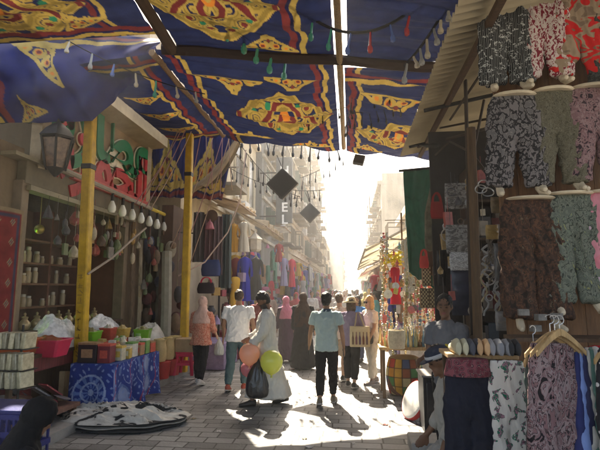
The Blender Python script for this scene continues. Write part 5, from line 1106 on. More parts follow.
awning('pale ochre awning at the far end of the right row', 2.5, .9, 48, 62, 3.8, 3.1, (.4,.33,.22))
PAL = [((.35,.03,.05),'red'),((.5,.45,.38),'cream'),((.03,.04,.2),'blue'),((.015,.015,.018),'black'),((.3,.22,.4),'lilac'),((.5,.3,.04),'mustard'),((.05,.16,.12),'green'),((.4,.1,.2),'pink'),((.2,.12,.07),'brown'),((.35,.34,.33),'grey')]
proto = {}
def far_garment(x, y, z, w_, h, side):
    k = rnd.randrange(10); key = (k, rnd.randrange(2))
    lab = '%s garment hanging in the %s row of stalls further up the street' % (PAL[k][1], side); grp = '%s garments in the %s row' % (PAL[k][1], side)
    if key not in proto:
        mb = dress_mb(.5, 0, 1, rnd.uniform(.7,1.1), key[1] == 0, 6, .1, k); mb.v = [(a, b, c+1) for a, b, c in mb.v]
        me = to_mesh('garment', mb); o = link_mesh('far_garment', me, cl(*PAL[k][0])); proto[key] = me
    else: o = bpy.data.objects.new('far_garment', proto[key]); COL.objects.link(o)
    o.location = (x, y, z-h); o.scale = (w_/.5, w_/.5, h); o.rotation_euler.z = rnd.uniform(-.6,.6)+(rnd.choice([0, PI/2])); tag(o, lab, 'garment', grp)
for y in np.arange(12.4, 19, .42):
    for zt_ in ((2.9, 1.7) if y < 40 else (2.9,)):
        if 12.4 <= y <= 13.6 and zt_ > 2: continue
        far_garment(-3.3+.012*(y-12)+rnd.uniform(-.25,.2), y+rnd.uniform(-.1,.1), zt_+rnd.uniform(-.15,.5), rnd.uniform(.32,.5), rnd.uniform(.7,1.1), 'left')
for y in np.arange(19.5, 52, .75):
    for j in range(2): far_garment(-3.0+.02*(y-20)+rnd.uniform(-.4,.4), y+rnd.uniform(-.3,.3), rnd.uniform(1.9,3.3), rnd.uniform(.35,.6), rnd.uniform(.7,1.2), 'left')
for y in np.arange(10.6, 50, .62):
    for j in range(2): far_garment(1.35+rnd.uniform(-.25,.45)+(0 if y < 25 else .1), y+rnd.uniform(-.3,.3), rnd.uniform(1.5,2.7), rnd.uniform(.3,.5), rnd.uniform(.6,1.0), 'right')
def stall_box(x, y, s, side):
    w = MB(); w.box((x, y, s[2]/2+.01), s, rnd.uniform(-.15,.15)); k = rnd.randrange(10)
    solo('stall_counter', w, mat(tuple(min(.6, c*.8+.05) for c in PAL[k][0]), .8, .4, 8), '%s covered counter in the %s row of stalls further up the street' % (PAL[k][1], side), 'counter', '%s counters in the %s row' % (PAL[k][1], side), bevel=.02)
for y in np.arange(11.3, 50, 1.7): stall_box(-3.45+.012*y, y, (.8, 1.3, rnd.uniform(.6,1.0)), 'left')
for y in np.arange(11.5, 50, 1.7): stall_box(1.6, y, (.7, 1.3, rnd.uniform(.6,1.0)), 'right')
def wares(n, fx, y0, y1, zs, side):
    for k in range(n):
        y = rnd.uniform(y0, y1); x = fx(y)+rnd.uniform(-.35,.35); z = rnd.choice(zs)+rnd.uniform(-.1,.1); r = rnd.uniform(.06,.16); mb = MB(); t = rnd.randrange(3)
        if t == 0: mb.box((x,y,z), (r*1.6,r*1.2,r*1.8), rnd.uniform(0,3))
        elif t == 1: mb.lathe((x,y,z-r), [(.001,0),(r*.7,0),(r,r*.7),(r*.5,r*1.4),(r*.6,r*1.7),(.001,r*1.75)], 9)
        else: mb.lathe((x,y,z-r), [(r*.9,0),(r*.6,r),(r*.2,r*1.5),(.01,r*1.9)], 9)
        q = rnd.randrange(10); solo('stall_ware', mb, mat(tuple(c*.8+.06 for c in PAL[q][0]), .6, .3), '%s piece of small wares crowded in the %s row of stalls' % (PAL[q][1], side), 'wares', '%s small wares in the %s row' % (PAL[q][1], side))
wares(110, lambda y: -3.5+.012*y, 11, 22, [1.05,1.3,1.7,2.1,3.4], 'left')
wares(70, lambda y: 1.4, 9.6, 20, [1.05,1.3,1.8,2.3], 'right')
# lantern-like house ornament hanging on the left
for k, (px, py) in enumerate([(255,240)]):
    c = P(px, py, 14); w = MB(); w.lathe(c, [(.02,.3),(.03,.22),(.24,.02),(.2,0),(.2,-.3),(.14,-.36),(.001,-.37)], 6); solo('paper_lantern', w, mat((.5,.45,.36), .6), 'pale six sided lantern hanging above the black dress', 'lantern')
c = P(212, 216, 11.4); w = MB(); w.lathe(c, [(.04,0),(.15,-.01),(.16,.02),(.04,.05)], 18, Matrix.Rotation(R(90), 3, 'X')); solo('straw_disc', w, mat((.1,.05,.03), .8), 'small dark round disc hanging above the shawls', 'disc')
# brown sacks and stuff of second left shop
for k in range(26):
    px = rnd.uniform(142,182); py = rnd.uniform(238,325); Yk = rnd.uniform(10.6,11.6); c = P(px, py, Yk); mb = MB(); r = rnd.uniform(.07,.15)
    mb.ball(c, (r,r*.8,r*rnd.uniform(.8,2)), 10, 7); o = solo('hanging_pouch', mb, mat(rnd.choice([(.05,.045,.05),(.2,.13,.08),(.35,.3,.22),(.12,.03,.03),(.1,.1,.14)]), .8, .4, 9, .5, 20), 'dark cloth pouch crowded under the round bulbs by the rear yellow pole', 'pouch', 'pouches under the round bulbs')
for k in range(5):
    p = P(143+k*9, 236, 11.2); w = MB(); w.tube([p, p-Vector((0,0,p.z-2.2 if k%2 else p.z-1.6))], .014, 5); solo('dangling_string', w, ROPE, 'straight cord hanging under the round bulbs', 'cord', 'cords under the round bulbs')
w = MB(); w.box((-4.55, 11.55, 2.0), (.3,1.0,3.9)); solo('shop_partition', w, wood((.09,.05,.03)), 'dark partition closing the second left shop', 'wall')
w = MB(); w.tube([(-4.5,11.3,3.3),(-3.0,12.6,3.3)], .02, 5); w.tube([(-3.5,12.2,3.1),(-3.0,13.6,3.1)], .02, 5); w.tube([(-3.0,13.6,3.1),(-3.0,13.6,.02)], .03, 6); w.tube([(-3.5,12.2,3.1),(-3.5,12.2,.125)], .03, 6); solo('hanging_rail', w, IRON, 'iron rail from which the left side dresses hang', 'clothes rail')
# ================================================================ PEOPLE
def rx(v, a): c, s = math.cos(a), math.sin(a); return Vector((v.x, v.y*c-v.z*s, v.y*s+v.z*c))
def ry(v, a): c, s = math.cos(a), math.sin(a); return Vector((v.x*c+v.z*s, v.y, -v.x*s+v.z*c))
SKC = {'light': (.42,.25,.17), 'tan': (.32,.17,.1), 'brown': (.2,.1,.058)}
def person(label, loc, facing, h=1.72, female=False, skin='tan', la=(5,8,15), ra=(5,8,15), ll=(0,5), rl=(0,5), lean=2, head=(0,0), outfit=(), far=False, beard=False, hairc=None, seed=0, wide=1.0, grp=None):
    """arms: swing forwards, out sideways, elbow bend (degrees); legs: hip forwards, knee bend"""
    k = h/1.75; vox = .02 if far else .0115
    t = thing('person', label, 'person', (loc[0], loc[1], loc[2] if len(loc) > 2 else 0.004), R(facing), grp)
    HZ = .93
    # legs
    J = {}
    for s, (hp, kn) in ((-1, ll), (1, rl)):
        H_ = Vector((s*.092*wide, 0, HZ-.03)); th = rx(Vector((s*.01,0,-1)), R(hp)); K = H_+th.normalized()*.43
        sh_ = rx(Vector((0,0,-1)), R(hp-kn)); A = K+sh_*.41; ft = rx(Vector((s*.12,1,0)), R(min(0, (hp-kn)*.5))).normalized()
        J[s] = (H_, K, A, ft)
    dz = .085-min(J[-1][2].z, J[1][2].z)
    D = Vector((0,0,dz))
    J = {s: tuple(v+D for v in J[s][:3])+(J[s][3],) for s in J}
    hip = Vector((0,0,HZ+dz))
    def T(v): v = Vector(v); return hip+rx(v-Vector((0,0,HZ)), -R(lean))     # torso points given for a standing body
    sw = (.165 if female else .19)*wide
    AR = {}
    for s, (sg, ab, el) in ((-1, la), (1, ra)):
        Sx = Vector((s*sw, 0, 1.41)); u = ry(Vector((0,0,-1)), -s*R(ab)); u = rx(u, R(sg)); f = rx(ry(Vector((0,0,-1)), -s*R(ab*.5)), R(sg+el))
        E_ = Sx+u*.285; W__ = E_+f*.25; AR[s] = (T(Sx), T(E_), T(W__), rx(f, -R(lean)))
    hc = Vector((0,.02,1.635)); HY, HP = R(head[0]), R(head[1])
    HM = Matrix.Rotation(HY, 3, 'Z') @ Matrix.Rotation(HP, 3, 'X')
    nb = Vector((0,.0,1.53))
    def HT(v): return T(nb+HM @ (Vector(v)+hc-nb))
    def ell(pts):  # torso rings from (z, rx, ry, y)
        return [[T((r_*math.cos(a)*wide, y+q*math.sin(a), z)) for a in [2*PI*i/20 for i in range(20)]] for z, r_, q, y in pts]
    F_ = 1.0 if not female else .92
    mb = MB()
    mb.loft(ell([(.82,.1,.08,0),(.9,.165,.12,-.01),(1.0,.15*F_,.11,0),(1.1,.14*F_,.1,.005),(1.25,.155*F_,.112,.01),(1.36,.165*F_,.105,0),(1.43,.13*F_,.085,-.005),(1.47,.075,.065,-.005),(1.5,.056,.058,0),(1.55,.053,.058,.01),(1.6,.045,.05,.015)]))
    H3 = HM
    def hb(c, r, nu=14, nv=10):
        m2 = MB(); m2.ball((0,0,0), r, nu, nv); mb.add([HT(Vector(c)+Vector(v)) for v in m2.v], m2.f)
    hb((0,-.005,.02), (.077,.097,.102)); hb((0,.03,-.06), (.055,.062,.062)); hb((0,.085,-.015), (.014,.026,.02)); hb((0,.08,.028), (.05,.02,.012)); hb((0,.082,-.098), (.02,.016,.014))
    for s in (-1, 1): hb((s*.078,-.005,-.005), (.012,.02,.032), 8, 6)
    for s in (-1, 1):
        S_, E_, W__, f = AR[s]
        mb.tube([S_+Vector((-s*.04,0,.0)), S_, S_.lerp(E_,.5), E_, E_.lerp(W__,.3), W__], [.05,.056,.048,.038,.04,.026], 10, True)
        hd = f.normalized(); X_ = Vector((s,0,0)); X_ = (X_-hd*X_.dot(hd)).normalized(); Y_ = hd.cross(X_)
        if far: mb.tube([W__, W__+hd*.1, W__+hd*.17], [.028,.036,.02], 8, True)
        else:
            mb.loft([[W__+hd*d+Y_*(wd*math.cos(a))+X_*(.014*math.sin(a)) for a in [2*PI*i/12 for i in range(12)]] for d, wd in ((-.02,.024),(.02,.034),(.07,.042),(.1,.04))])
            for i in range(4):
                o = (i-1.5)*.021; L = (.068,.08,.076,.06)[i]; b0 = W__+hd*.09+Y_*o; cu = -X_*.25
                mb.tube([b0, b0+hd*L*.5+cu*L*.2, b0+hd*L*.85+cu*L*.75], [.0098,.0095,.008], 6, True)
            th0 = W__+hd*.03+Y_*.034; mb.tube([th0, th0+hd*.03+Y_*.022, th0+hd*.065+Y_*.024], [.012,.011,.009], 6, True)
    for s in (-1, 1):
        H_, K, A, ft = J[s]
        mb.tube([H_+Vector((0,0,.04)), H_, H_.lerp(K,.5), K, K.lerp(A,.35), K.lerp(A,.8), A], [.085,.088,.074,.055,.056,.038,.036], 12, True)
        mb.tube([A+Vector((0,0,-.02))-ft*.04, A+Vector((0,0,-.035))+ft*.06, A+Vector((0,0,-.06))+ft*.16], [.036,.038,.028], 8, True, .8)
    me = remesh(mb, vox, 3, 'body'); n = len(me.vertices)
    co = np.empty(n*3, 'f'); me.vertices.foreach_get('co', co); co = co.reshape(-1, 3)
    col = np.zeros((n, 3), 'f'); col[:] = SKC[skin]
    # paint the face: coordinates in the head's own frame
    Tm = (Matrix.Rotation(-R(lean), 3, 'X') @ HM); o_ = HT((0,0,0)); inv = np.array(Tm.inverted()); q = (co-np.array(o_)) @ inv.T
    fr = q[:, 1] > .03
    for s in (-1, 1):
        col[fr & (((q[:,0]-s*.031)/.012)**2+((q[:,2]-.006)/.0065)**2 < 1)] = (.025,.018,.015)
        col[fr & (((q[:,0]-s*.033)/.026)**2+((q[:,2]-.034)/.008)**2 < 1)] = np.array(SKC[skin])*.4
    col[fr & ((q[:,0]/.027)**2+((q[:,2]+.058)/.009)**2 < 1)] = np.array((.22,.07,.055))
    if beard: col[(np.abs(q[:,0]) < .085) & (q[:,1] > -.01) & (q[:,2] < -.035) & (q[:,2] > -.14) & ~((np.abs(q[:,0]) < .028) & (np.abs(q[:,2]+.058) < .01))] = (.035,.025,.02)
    setcol(me, col)
    kz = Matrix.Scale(k, 4); me.transform(kz)
    body = link_mesh('body', me, SKIN, t, True, None)
    def finish(name, mb, m, vx=vox, sm=4, wr=(.012,(9,9,5)), zf=None):
        me = remesh(mb, vx, sm, name) if vx else to_mesh(name, mb)
        if wr: wrinkle(me, wr[0], wr[1], seed+len(name), zf); wrinkle(me, wr[0]*.5, tuple(x*2.6 for x in wr[1]), seed+3, zf)
        me.transform(kz); return link_mesh(name, me, m, t, True, None)
    for it in outfit:
        kind, m = it[0], it[1]; o = it[2] if len(it) > 2 else {}
        if kind == 'shirt':
            L = o.get('len', .84); lo = o.get('loose', .024)+.006; mb = MB(); bw = .165+lo+.01+o.get('flare', 0)
            rr = [(L,bw,.128+lo+o.get('flare',0)*.6,-.005),((L+1.05)/2,.16+lo,.122+lo,0),(1.08,.152*F_+lo,.113+lo,.003),(1.25,.165*F_+lo,.122+lo*.8,.008),(1.36,.178*F_+lo*.6,.115+lo*.5,0),(1.425,.155*F_+lo*.3,.095,-.003),(1.465,.088,.074,-.004),(1.485,.07,.067,0)]
            mb.loft(ell(rr)); sl = o.get('sleeve', .5)
            for s in (-1, 1):
                S_, E_, W__, f = AR[s]; pts = [S_+Vector((-s*.05,0,.0)), S_]; rs = [.06,.063+lo*.3]
                if sl <= 1: pts += [S_.lerp(E_, sl*.5), S_.lerp(E_, sl)]; rs += [.061+lo*.4, .058+lo*.4]
                else: pts += [S_.lerp(E_,.5), E_, E_.lerp(W__,.5), E_.lerp(W__, sl-1)]; rs += [.058+lo*.5,.052+lo*.5,.048+lo*.6,.042+lo*.7]
                mb.tube(pts, rs, 12)
            finish('shirt', mb, m, wr=(.014,(8,8,6)))
            if o.get('collar'):
                mb = MB(); mb.loft([[T((r_*math.cos(a), y+r_*1.0*math.sin(a), z)) for a in [2*PI*i/18 for i in range(18)]] for z, r_, y in ((1.462,.088,-.004),(1.5,.075,-.002),(1.508,.067,0),(1.48,.066,0))]); finish('collar', mb, o['collar'], 0, wr=None)
        elif kind == 'trousers':
            lo = o.get('loose', .012); end = o.get('end', .93); mb = MB()
            mb.loft([[hip+Vector((r_*math.cos(a)*wide, q*math.sin(a)-.005, z-HZ)) for a in [2*PI*i/20 for i in range(20)]] for z, r_, q in ((.80,.1,.08),(.86,.165+lo,.125+lo),(.95,.158+lo,.115+lo),(1.0,.15+lo,.108+lo))])
            for s in (-1, 1):
                H_, K, A, ft = J[s]; pts = [H_+Vector((0,0,.03)), H_, H_.lerp(K,.5), K]; rs = [.09+lo,.096+lo,.084+lo,.066+lo]
                if end > .5: pts += [K.lerp(A,.4), K.lerp(A, end*1.02)]; rs += [.066+lo*1.2, o.get('cuff', .05)+lo]
                mb.tube(pts, rs, 12)
            finish('trousers', mb, m, wr=(.012,(10,10,7)), zf=lambda z: np.clip((.86-z)/.12, .05, 1))
        elif kind == 'robe':
            mb = MB(); fl = o.get('flare', .27); ap = abs(J[1][2].y-J[-1][2].y)/2; mid = (J[1][2].y+J[-1][2].y)/2; lo = .025; bz = o.get('bottom', .1)
            rr = [(1.05,.165*F_+lo,.125+lo,0),(1.25,.17*F_+lo,.125+lo,.006),(1.36,.182*F_+lo*.6,.118+lo*.5,0),(1.425,.155*F_+.008,.098,-.003),(1.465,.088,.076,-.004),(1.49,.07,.068,0)]
            low = []
            for z, u in ((bz,1),(.3,.82),(.55,.5),(.8,.22),(.93,.08)):
                r1 = .185+(fl-.185)*u; r2 = .145+(fl*.72+ap*.75-.145)*u
                low.append([Vector((r1*math.cos(a)*(1+.07*u*math.sin(7*a+seed)), mid*u+r2*math.sin(a)*(1+.07*u*math.sin(6*a+seed)), z+(hip.z-HZ)*(1-u))) for a in [2*PI*i/20 for i in range(20)]])
            mb.loft(low+ell(rr))
            for s in (-1, 1):
                S_, E_, W__, f = AR[s]; mb.tube([S_+Vector((-s*.05,0,.0)), S_, S_.lerp(E_,.5), E_, E_.lerp(W__,.5), E_.lerp(W__,.95)], [.066,.074,.068,.066,.064,.068], 12)
            finish('robe', mb, m, wr=(.022,(6,6,2.2)))
        elif kind == 'hijab':
            mb = MB(); m2 = MB()
            pr = [(0,-.012,.03,.096,.114,.118),(0,-.005,-.07,.082,.092,.1)]
            for x, y, z, a, b, c in pr:
                m2 = MB(); m2.ball((0,0,0), (a,b,c), 16, 10); mb.add([HT(Vector((x,y,z))+Vector(v)) for v in m2.v], m2.f)
            mb.loft(ell([(o.get('drop',1.3),.17*F_+.045,.17,-.0),(1.36,.19*F_+.02,.155,0),(1.43,.165*F_+.01,.125,0),(1.5,.105,.095,0),(1.56,.085,.085,.008)]))
            me2 = finish('headscarf', mb, m, wr=(.009,(9,9,6)))
            # the face stays open: push the cloth in front of the face behind it
            dm = me2.data; nn = len(dm.vertices); c2 = np.empty(nn*3, 'f'); dm.vertices.foreach_get('co', c2); c2 = c2.reshape(-1,3)/k
            q2 = (c2-np.array(o_)) @ inv.T
            fm = (q2[:,1] > .035) & ((q2[:,0]/.062)**2+((q2[:,2]+.005)/.092)**2 < 1); q2[fm, 1] -= .07
            c2 = q2 @ np.array(Tm).T+np.array(o_); dm.vertices.foreach_set('co', (c2*k).astype('f').ravel()); dm.update()
        elif kind == 'hair':
            st = o.get('style', 'short'); mb = MB()
            def hbb(c, r): m2 = MB(); m2.ball((0,0,0), r, 16, 10); mb.add([HT(Vector(c)+Vector(v)) for v in m2.v], m2.f)
            hbb((0,-.022,.04), (.083,.098,.098))
            if st == 'thick': hbb((0,-.01,.075), (.086,.1,.075))
            if st == 'long':
                for s in (-1, 1): hbb((s*.062,-.02,-.06), (.032,.06,.12))
                hbb((0,-.06,-.06), (.075,.05,.13))
            else: hbb((0,-.045,-.02), (.068,.065,.06))
            finish('hair', mb, m, wr=(.012,(28,28,28)), sm=2)
        elif kind == 'cap':
            mb = MB(); m2 = MB(); m2.lathe((0,-.005,.045), [(.098,-.005),(.1,.03),(.088,.066),(.05,.086),(.001,.09)], 18); mb.add([HT(Vector((v[0]*.92, v[1]*1.08, v[2]))) for v in m2.v], m2.f)
            if o.get('peak', True):
                m2 = MB(); m2.loft([[Vector((x*w_, .085+y, .05-.1*y-.1*x*x*4)) for x in (-.07,-.04,0,.04,.07)]+[Vector((x*w_, .085+y, .042-.1*y-.1*x*x*4)) for x in (.07,.04,0,-.04,-.07)] for y, w_ in ((-.02,1.1),(.03,1),(.065,.7),(.08,.35))]); mb.add([HT(v) for v in m2.v], m2.f)
            finish('cap', mb, m, 0, wr=None)
            if 'band' in o:
                mb = MB(); m2 = MB(); m2.lathe((0,-.005,.045), [(.099,-.008),(.103,-.006),(.104,.026),(.1,.028)], 18); mb.add([HT(Vector((v[0]*.93, v[1]*1.09, v[2]))) for v in m2.v], m2.f); finish('cap_band', mb, o['band'], 0, wr=None)
        elif kind == 'hat':
            mb = MB(); m2 = MB(); m2.lathe((0,-.005,.04), [(.1,.0),(.165,-.02),(.17,-.014),(.105,.012),(.095,.07),(.06,.1),(.001,.105)], 22); mb.add([HT(Vector((v[0]*.95, v[1]*1.05, v[2]))) for v in m2.v], m2.f); finish('hat', mb, m, 0, wr=(.008,(12,12,12)))
        elif kind == 'shoes':
            for s in (-1, 1):
                H_, K, A, ft = J[s]; mb = MB(); a = A+Vector((0,0,-.04)); dn = Vector((0,0,-1)); sd_ = ft.cross(Vector((0,0,1))).normalized(); upv = sd_.cross(ft)
                mb.loft([[a+ft*d+sd_*(wd*math.cos(b))+upv*(hh*math.sin(b)+zz) for b in [2*PI*i/14 for i in range(14)]] for d, wd, hh, zz in ((-.075,.02,.025,0),(-.065,.038,.05,.005),(0,.044,.06,.012),(.07,.05,.042,-.008),(.14,.05,.032,-.016),(.185,.036,.026,-.02),(.2,.015,.015,-.022))]); finish('shoe', mb, m, 0, wr=None)
                mb = MB(); mb.loft([[a+ft*d+sd_*(wd*math.cos(b))+upv*(.011*math.sin(b)-.04) for b in [2*PI*i/14 for i in range(14)]] for d, wd in ((-.08,.03),(-.07,.044),(.07,.054),(.15,.052),(.195,.034),(.207,.015))])
                if 'sole' in o: finish('shoe_sole', mb, o['sole'], 0, wr=None)
        elif kind == 'glasses':
            mb = MB()
            for s in (-1, 1): m2 = MB(); m2.lathe((s*.033,.094,.006), [(.001,-.004),(.026,-.004),(.026,.004),(.001,.004)], 12, Matrix.Rotation(R(90), 3, 'X')); mb.add([HT(v) for v in m2.v], m2.f); mb.tube([HT((s*.055,.09,.01)), HT((s*.08,.0,.012))], .004, 5)
            mb.tube([HT((-.02,.098,.01)), HT((.02,.098,.01))], .005, 5); finish('sunglasses', mb, m, 0, wr=None)
        elif kind == 'print':   # a mark on the chest
            for pts, mm, off in o['shapes']:
                mb = MB(); yy = lambda x, z: .145+off-.9*x*x
                mb.add([T((x, yy(x, z), z)) for x, z in pts]+[T((sum(x for x, z in pts)/len(pts), yy(0, 0), sum(z for x, z in pts)/len(pts)))], [(i, (i+1) % len(pts), len(pts)) for i in range(len(pts))]); finish('shirt_print', mb, mm, 0, wr=None)
    W_ = ROOTM[t.name]
    return {'t': t, 'head': W_ @ (HT((0,0,0))*k), 'lh': W_ @ ((AR[-1][2]+AR[-1][3].normalized()*.1)*k), 'rh': W_ @ ((AR[1][2]+AR[1][3].normalized()*.1)*k), 'ls': W_ @ (AR[-1][0]*k), 'rs': W_ @ (AR[1][0]*k), 'le': W_ @ (AR[-1][1]*k), 're': W_ @ (AR[1][1]*k), 'M': W_}
fab = lambda r, g, b: mat((r, g, b), .85, .12, 7, .35, 45, spec=.2)
HAIRB = mat((.012,.01,.009), .55, .3, 30, .6, 60); HAIRBR = mat((.06,.035,.02), .55, .3, 30, .6, 60); BLOND = mat((.4,.24,.1), .5, .3, 30, .6, 60)
SHB = mat((.025,.022,.02), .5); SHW = mat((.6,.58,.54), .6); SHR = mat((.3,.05,.03), .6); SOLE = mat((.5,.48,.45), .7)
JEAN = fab(.07,.12,.13); BLK = fab(.012,.012,.014)
def at_ground(px, py): p = PZ(px, py, 0); return (p.x, p.y)
peach = pmat('peach lace print', [(0,(.4,.12,.08)),(.42,(.5,.24,.17)),(.52,(.34,.08,.05)),(.6,(.5,.28,.2))], 'noise', (22,22,22), 3, .6)
p1 = person('woman in pale pink headscarf and patterned peach blouse walking away beside the pink stool', at_ground(200,384), -4, 1.66, True, 'light', (8,10,20), (14,10,34), (10,6), (-10,16), 2, (-6,0),
   [('trousers', BLK, {'loose':.008,'end':.95}), ('shirt', peach, {'len':.78,'sleeve':1.4,'loose':.028,'flare':.03}), ('hijab', fab(.55,.36,.31), {'drop':1.22}), ('shoes', SHW, {'sole':SOLE})], seed=1)
p2 = person('stocky man in white T-shirt and greyish teal jeans walking away', at_ground(237,390), -2, 1.8, False, 'tan', (4,14,16), (-8,16,12), (-9,14), (9,6), 2, (8,0),
   [('trousers', JEAN, {'loose':.012,'end':.93,'cuff':.042}), ('shirt', fab(.72,.71,.7), {'len':.84,'sleeve':.62,'loose':.026}), ('hair', HAIRBR), ('shoes', SHR, {'sole':SOLE})], seed=2, wide=1.12)
p3 = person('man in long white robe with black hair looking down beside the two balloons', at_ground(266,405), 98, 1.8, False, 'brown', (10,8,34), (14,4,46), (17,4), (-15,10), 0, (14,-26),
   [('robe', fab(.62,.59,.53), {'flare':.24,'bottom':.13}), ('hair', HAIRB, {'style':'thick'}), ('shoes', SHB, {})], beard=True, seed=3)
p4 = person('man in dark maroon shirt standing behind the man in the white robe', at_ground(259,372), -150, 1.76, False, 'brown', (10,8,30), (14,10,40), (0,3), (4,6), 3, (10,-8),
   [('trousers', fab(.02,.03,.07), {}), ('shirt', fab(.15,.025,.025), {'len':.86,'sleeve':1.6}), ('hair', HAIRB), ('shoes', SHB)], seed=4)
p5 = person('woman in bright pink headscarf and dark robe carrying a white bag', at_ground(286,362), 14, 1.62, True, 'tan', (6,10,14), (8,12,14), (6,4), (-6,8), 2, (20,0),
   [('robe', fab(.06,.03,.05), {'flare':.25}), ('hijab', fab(.5,.17,.24), {'drop':1.15}), ('shoes', SHB)], seed=5)
p6 = person('woman wrapped in a black robe with dark brown headscarf walking away', at_ground(303,369), -6, 1.72, True, 'tan', (4,8,14), (6,10,14), (6,4), (-6,8), 3, (0,0),
   [('robe', BLK, {'flare':.3,'bottom':.06}), ('hijab', fab(.035,.018,.013), {'drop':.95}), ('shoes', SHB)], seed=6, wide=1.12)
p7 = person('young man in pale mint polo shirt and black trousers walking away in sunlight', at_ground(327,404), 0, 1.76, False, 'tan', (4,15,16), (-6,13,12), (-10,22), (12,4), 1, (-4,0),
   [('trousers', BLK, {'loose':.006,'end':.88,'cuff':.04}), ('shirt', fab(.42,.52,.5), {'len':.83,'sleeve':.6,'loose':.02,'collar':fab(.03,.05,.08)}), ('hair', HAIRB, {'style':'thick'}), ('shoes', mat((.13,.11,.08), .6), {'sole':SOLE})], seed=7)
p8 = person('person in white cap and beige shorts half hidden behind the man in mint', at_ground(340,380), -8, 1.73, False, 'light', (6,9,16), (8,9,16), (8,4), (-8,12), 2, (0,0),
   [('trousers', fab(.42,.32,.24), {'end':.1,'loose':.02}), ('shirt', fab(.55,.45,.38), {'len':.82,'sleeve':.6}), ('hair', HAIRBR), ('cap', fab(.68,.66,.62), {'peak':True}), ('shoes', SHB, {'sole':SOLE})], seed=8)
p9 = person('woman in straw hat and mauve top with a canvas tote on her shoulder', at_ground(352,387), -14, 1.66, True, 'light', (10,8,40), (14,12,70), (7,4), (-8,12), 2, (16,0),
   [('trousers', BLK, {'loose':.01,'end':.8,'cuff':.05}), ('shirt', fab(.24,.19,.28), {'len':.8,'sleeve':1.5}), ('hair', HAIRBR, {'style':'long'}), ('hat', mat((.5,.4,.24), .8, .2, 20)), ('shoes', SHB, {'sole':SOLE})], seed=9)
p10 = person('fair haired woman in cream outfit and sunglasses with a black shoulder bag', at_ground(372,384), 120, 1.68, True, 'light', (10,8,20), (22,12,75), (6,3), (-6,8), 1, (8,-4),
   [('trousers', fab(.62,.55,.45), {'loose':.012,'end':.86,'cuff':.048}), ('shirt', fab(.66,.57,.48), {'len':.8,'sleeve':.7}), ('hair', BLOND, {'style':'long'}), ('glasses', BLACK), ('shoes', mat((.2,.16,.14), .6), {'sole':SOLE})], seed=10)
p11 = person('person in bright blue top seen between the straw hat and fair haired woman', at_ground(359,362), 150, 1.64, True, 'tan', (6,9,16), (8,9,16), (4,4), (-4,6), 2, (0,0), [('trousers', fab(.05,.06,.12), {}), ('shirt', fab(.05,.2,.5), {'len':.78,'sleeve':1.3}), ('hair', HAIRB, {'style':'long'}), ('shoes', SHB)], far=True, seed=11)
p12 = person('man in turquoise shirt turned sideways near the crimson dress', at_ground(377,345), 75, 1.72, False, 'tan', (6,9,16), (8,9,40), (4,4), (-4,6), 2, (0,0), [('trousers', fab(.1,.1,.11), {}), ('shirt', fab(.1,.38,.42), {'len':.82,'sleeve':.8}), ('hair', HAIRB), ('shoes', SHB)], far=True, seed=12)
GREYT = fab(.17,.17,.18); YL = mat((.6,.42,.03), .7); 
elp = lambda cx, cz, a, b, n=18: [(cx+a*math.cos(2*PI*i/n), cz+b*math.sin(2*PI*i/n)) for i in range(n)]
vp = P(447,330,5.35)
p13 = person('smiling vendor in grey T-shirt with a yellow oval print, behind the slippers', (vp.x, vp.y), 152, 1.76, False, 'brown', (14,2,60), (18,2,65), (0,4), (0,4), 3, (8,-4),
   [('trousers', BLK, {}), ('shirt', GREYT, {'len':.82,'sleeve':.7,'loose':.022}), ('print', YL, {'shapes':[(elp(.0,1.2,.105,.062), YL, .004), ([(x_*1.0+.008*math.sin(9*x_), z_) for x_, z_ in elp(.005, 1.2, .068, .024, 14)], BLACK, .009)]}), ('hair', HAIRB), ('shoes', SHB)], seed=13, wide=.88)
cp = P(436,380,4.55)
p14 = person('seated boy in a dark cap with white band, facing the street beside the slipper board', (cp.x, cp.y), 84, 1.6, False, 'brown', (10,8,20), (15,8,30), (50,86), (54,88), 8, (14,-14),
   [('trousers', fab(.25,.24,.22), {'loose':.02}), ('shirt', fab(.36,.34,.3), {'len':.82,'sleeve':1.5}), ('hair', HAIRB), ('cap', fab(.03,.035,.05), {'band':fab(.4,.4,.4)}), ('shoes', SHB)], seed=14)
def place_z(pp, z): pp['t'].location.z = z
rp = P(600,312,3.9)
p15 = person('man in bright red shirt at the right edge behind the hangers', (rp.x+.12, rp.y-.08), 150, 1.68, False, 'brown', (8,10,20), (10,10,30), (0,3), (0,3), 2, (20,-6), [('trousers', BLK, {}), ('shirt', fab(.45,.012,.02), {'len':.84,'sleeve':.8}), ('hair', HAIRB), ('shoes', SHB)], seed=15)
bpz = P(40, 430, 3.35)
p16 = person('person in a black hooded headscarf seated at the bottom left corner', (bpz.x, bpz.y), -48, 1.62, True, 'brown', (34,14,50), (40,14,60), (96,112), (100,116), 12, (6,-20),
   [('robe', fab(.01,.01,.012), {'flare':.26,'bottom':.42}), ('hijab', fab(.008,.008,.009), {'drop':1.2}), ('trousers', BLK, {'loose':.02}), ('shoes', SHB)], seed=16, wide=1.1)
def aim(pp, px, py):   # slide a seated figure so that its head stands where the photograph has it
    d = PZ(px, py, pp['head'].z)-pp['head']; pp['t'].location.x += d.x; pp['t'].location.y += d.y; print('AIM', pp['t'].location)
aim(p14, 439, 361); aim(p16, 38, 419)
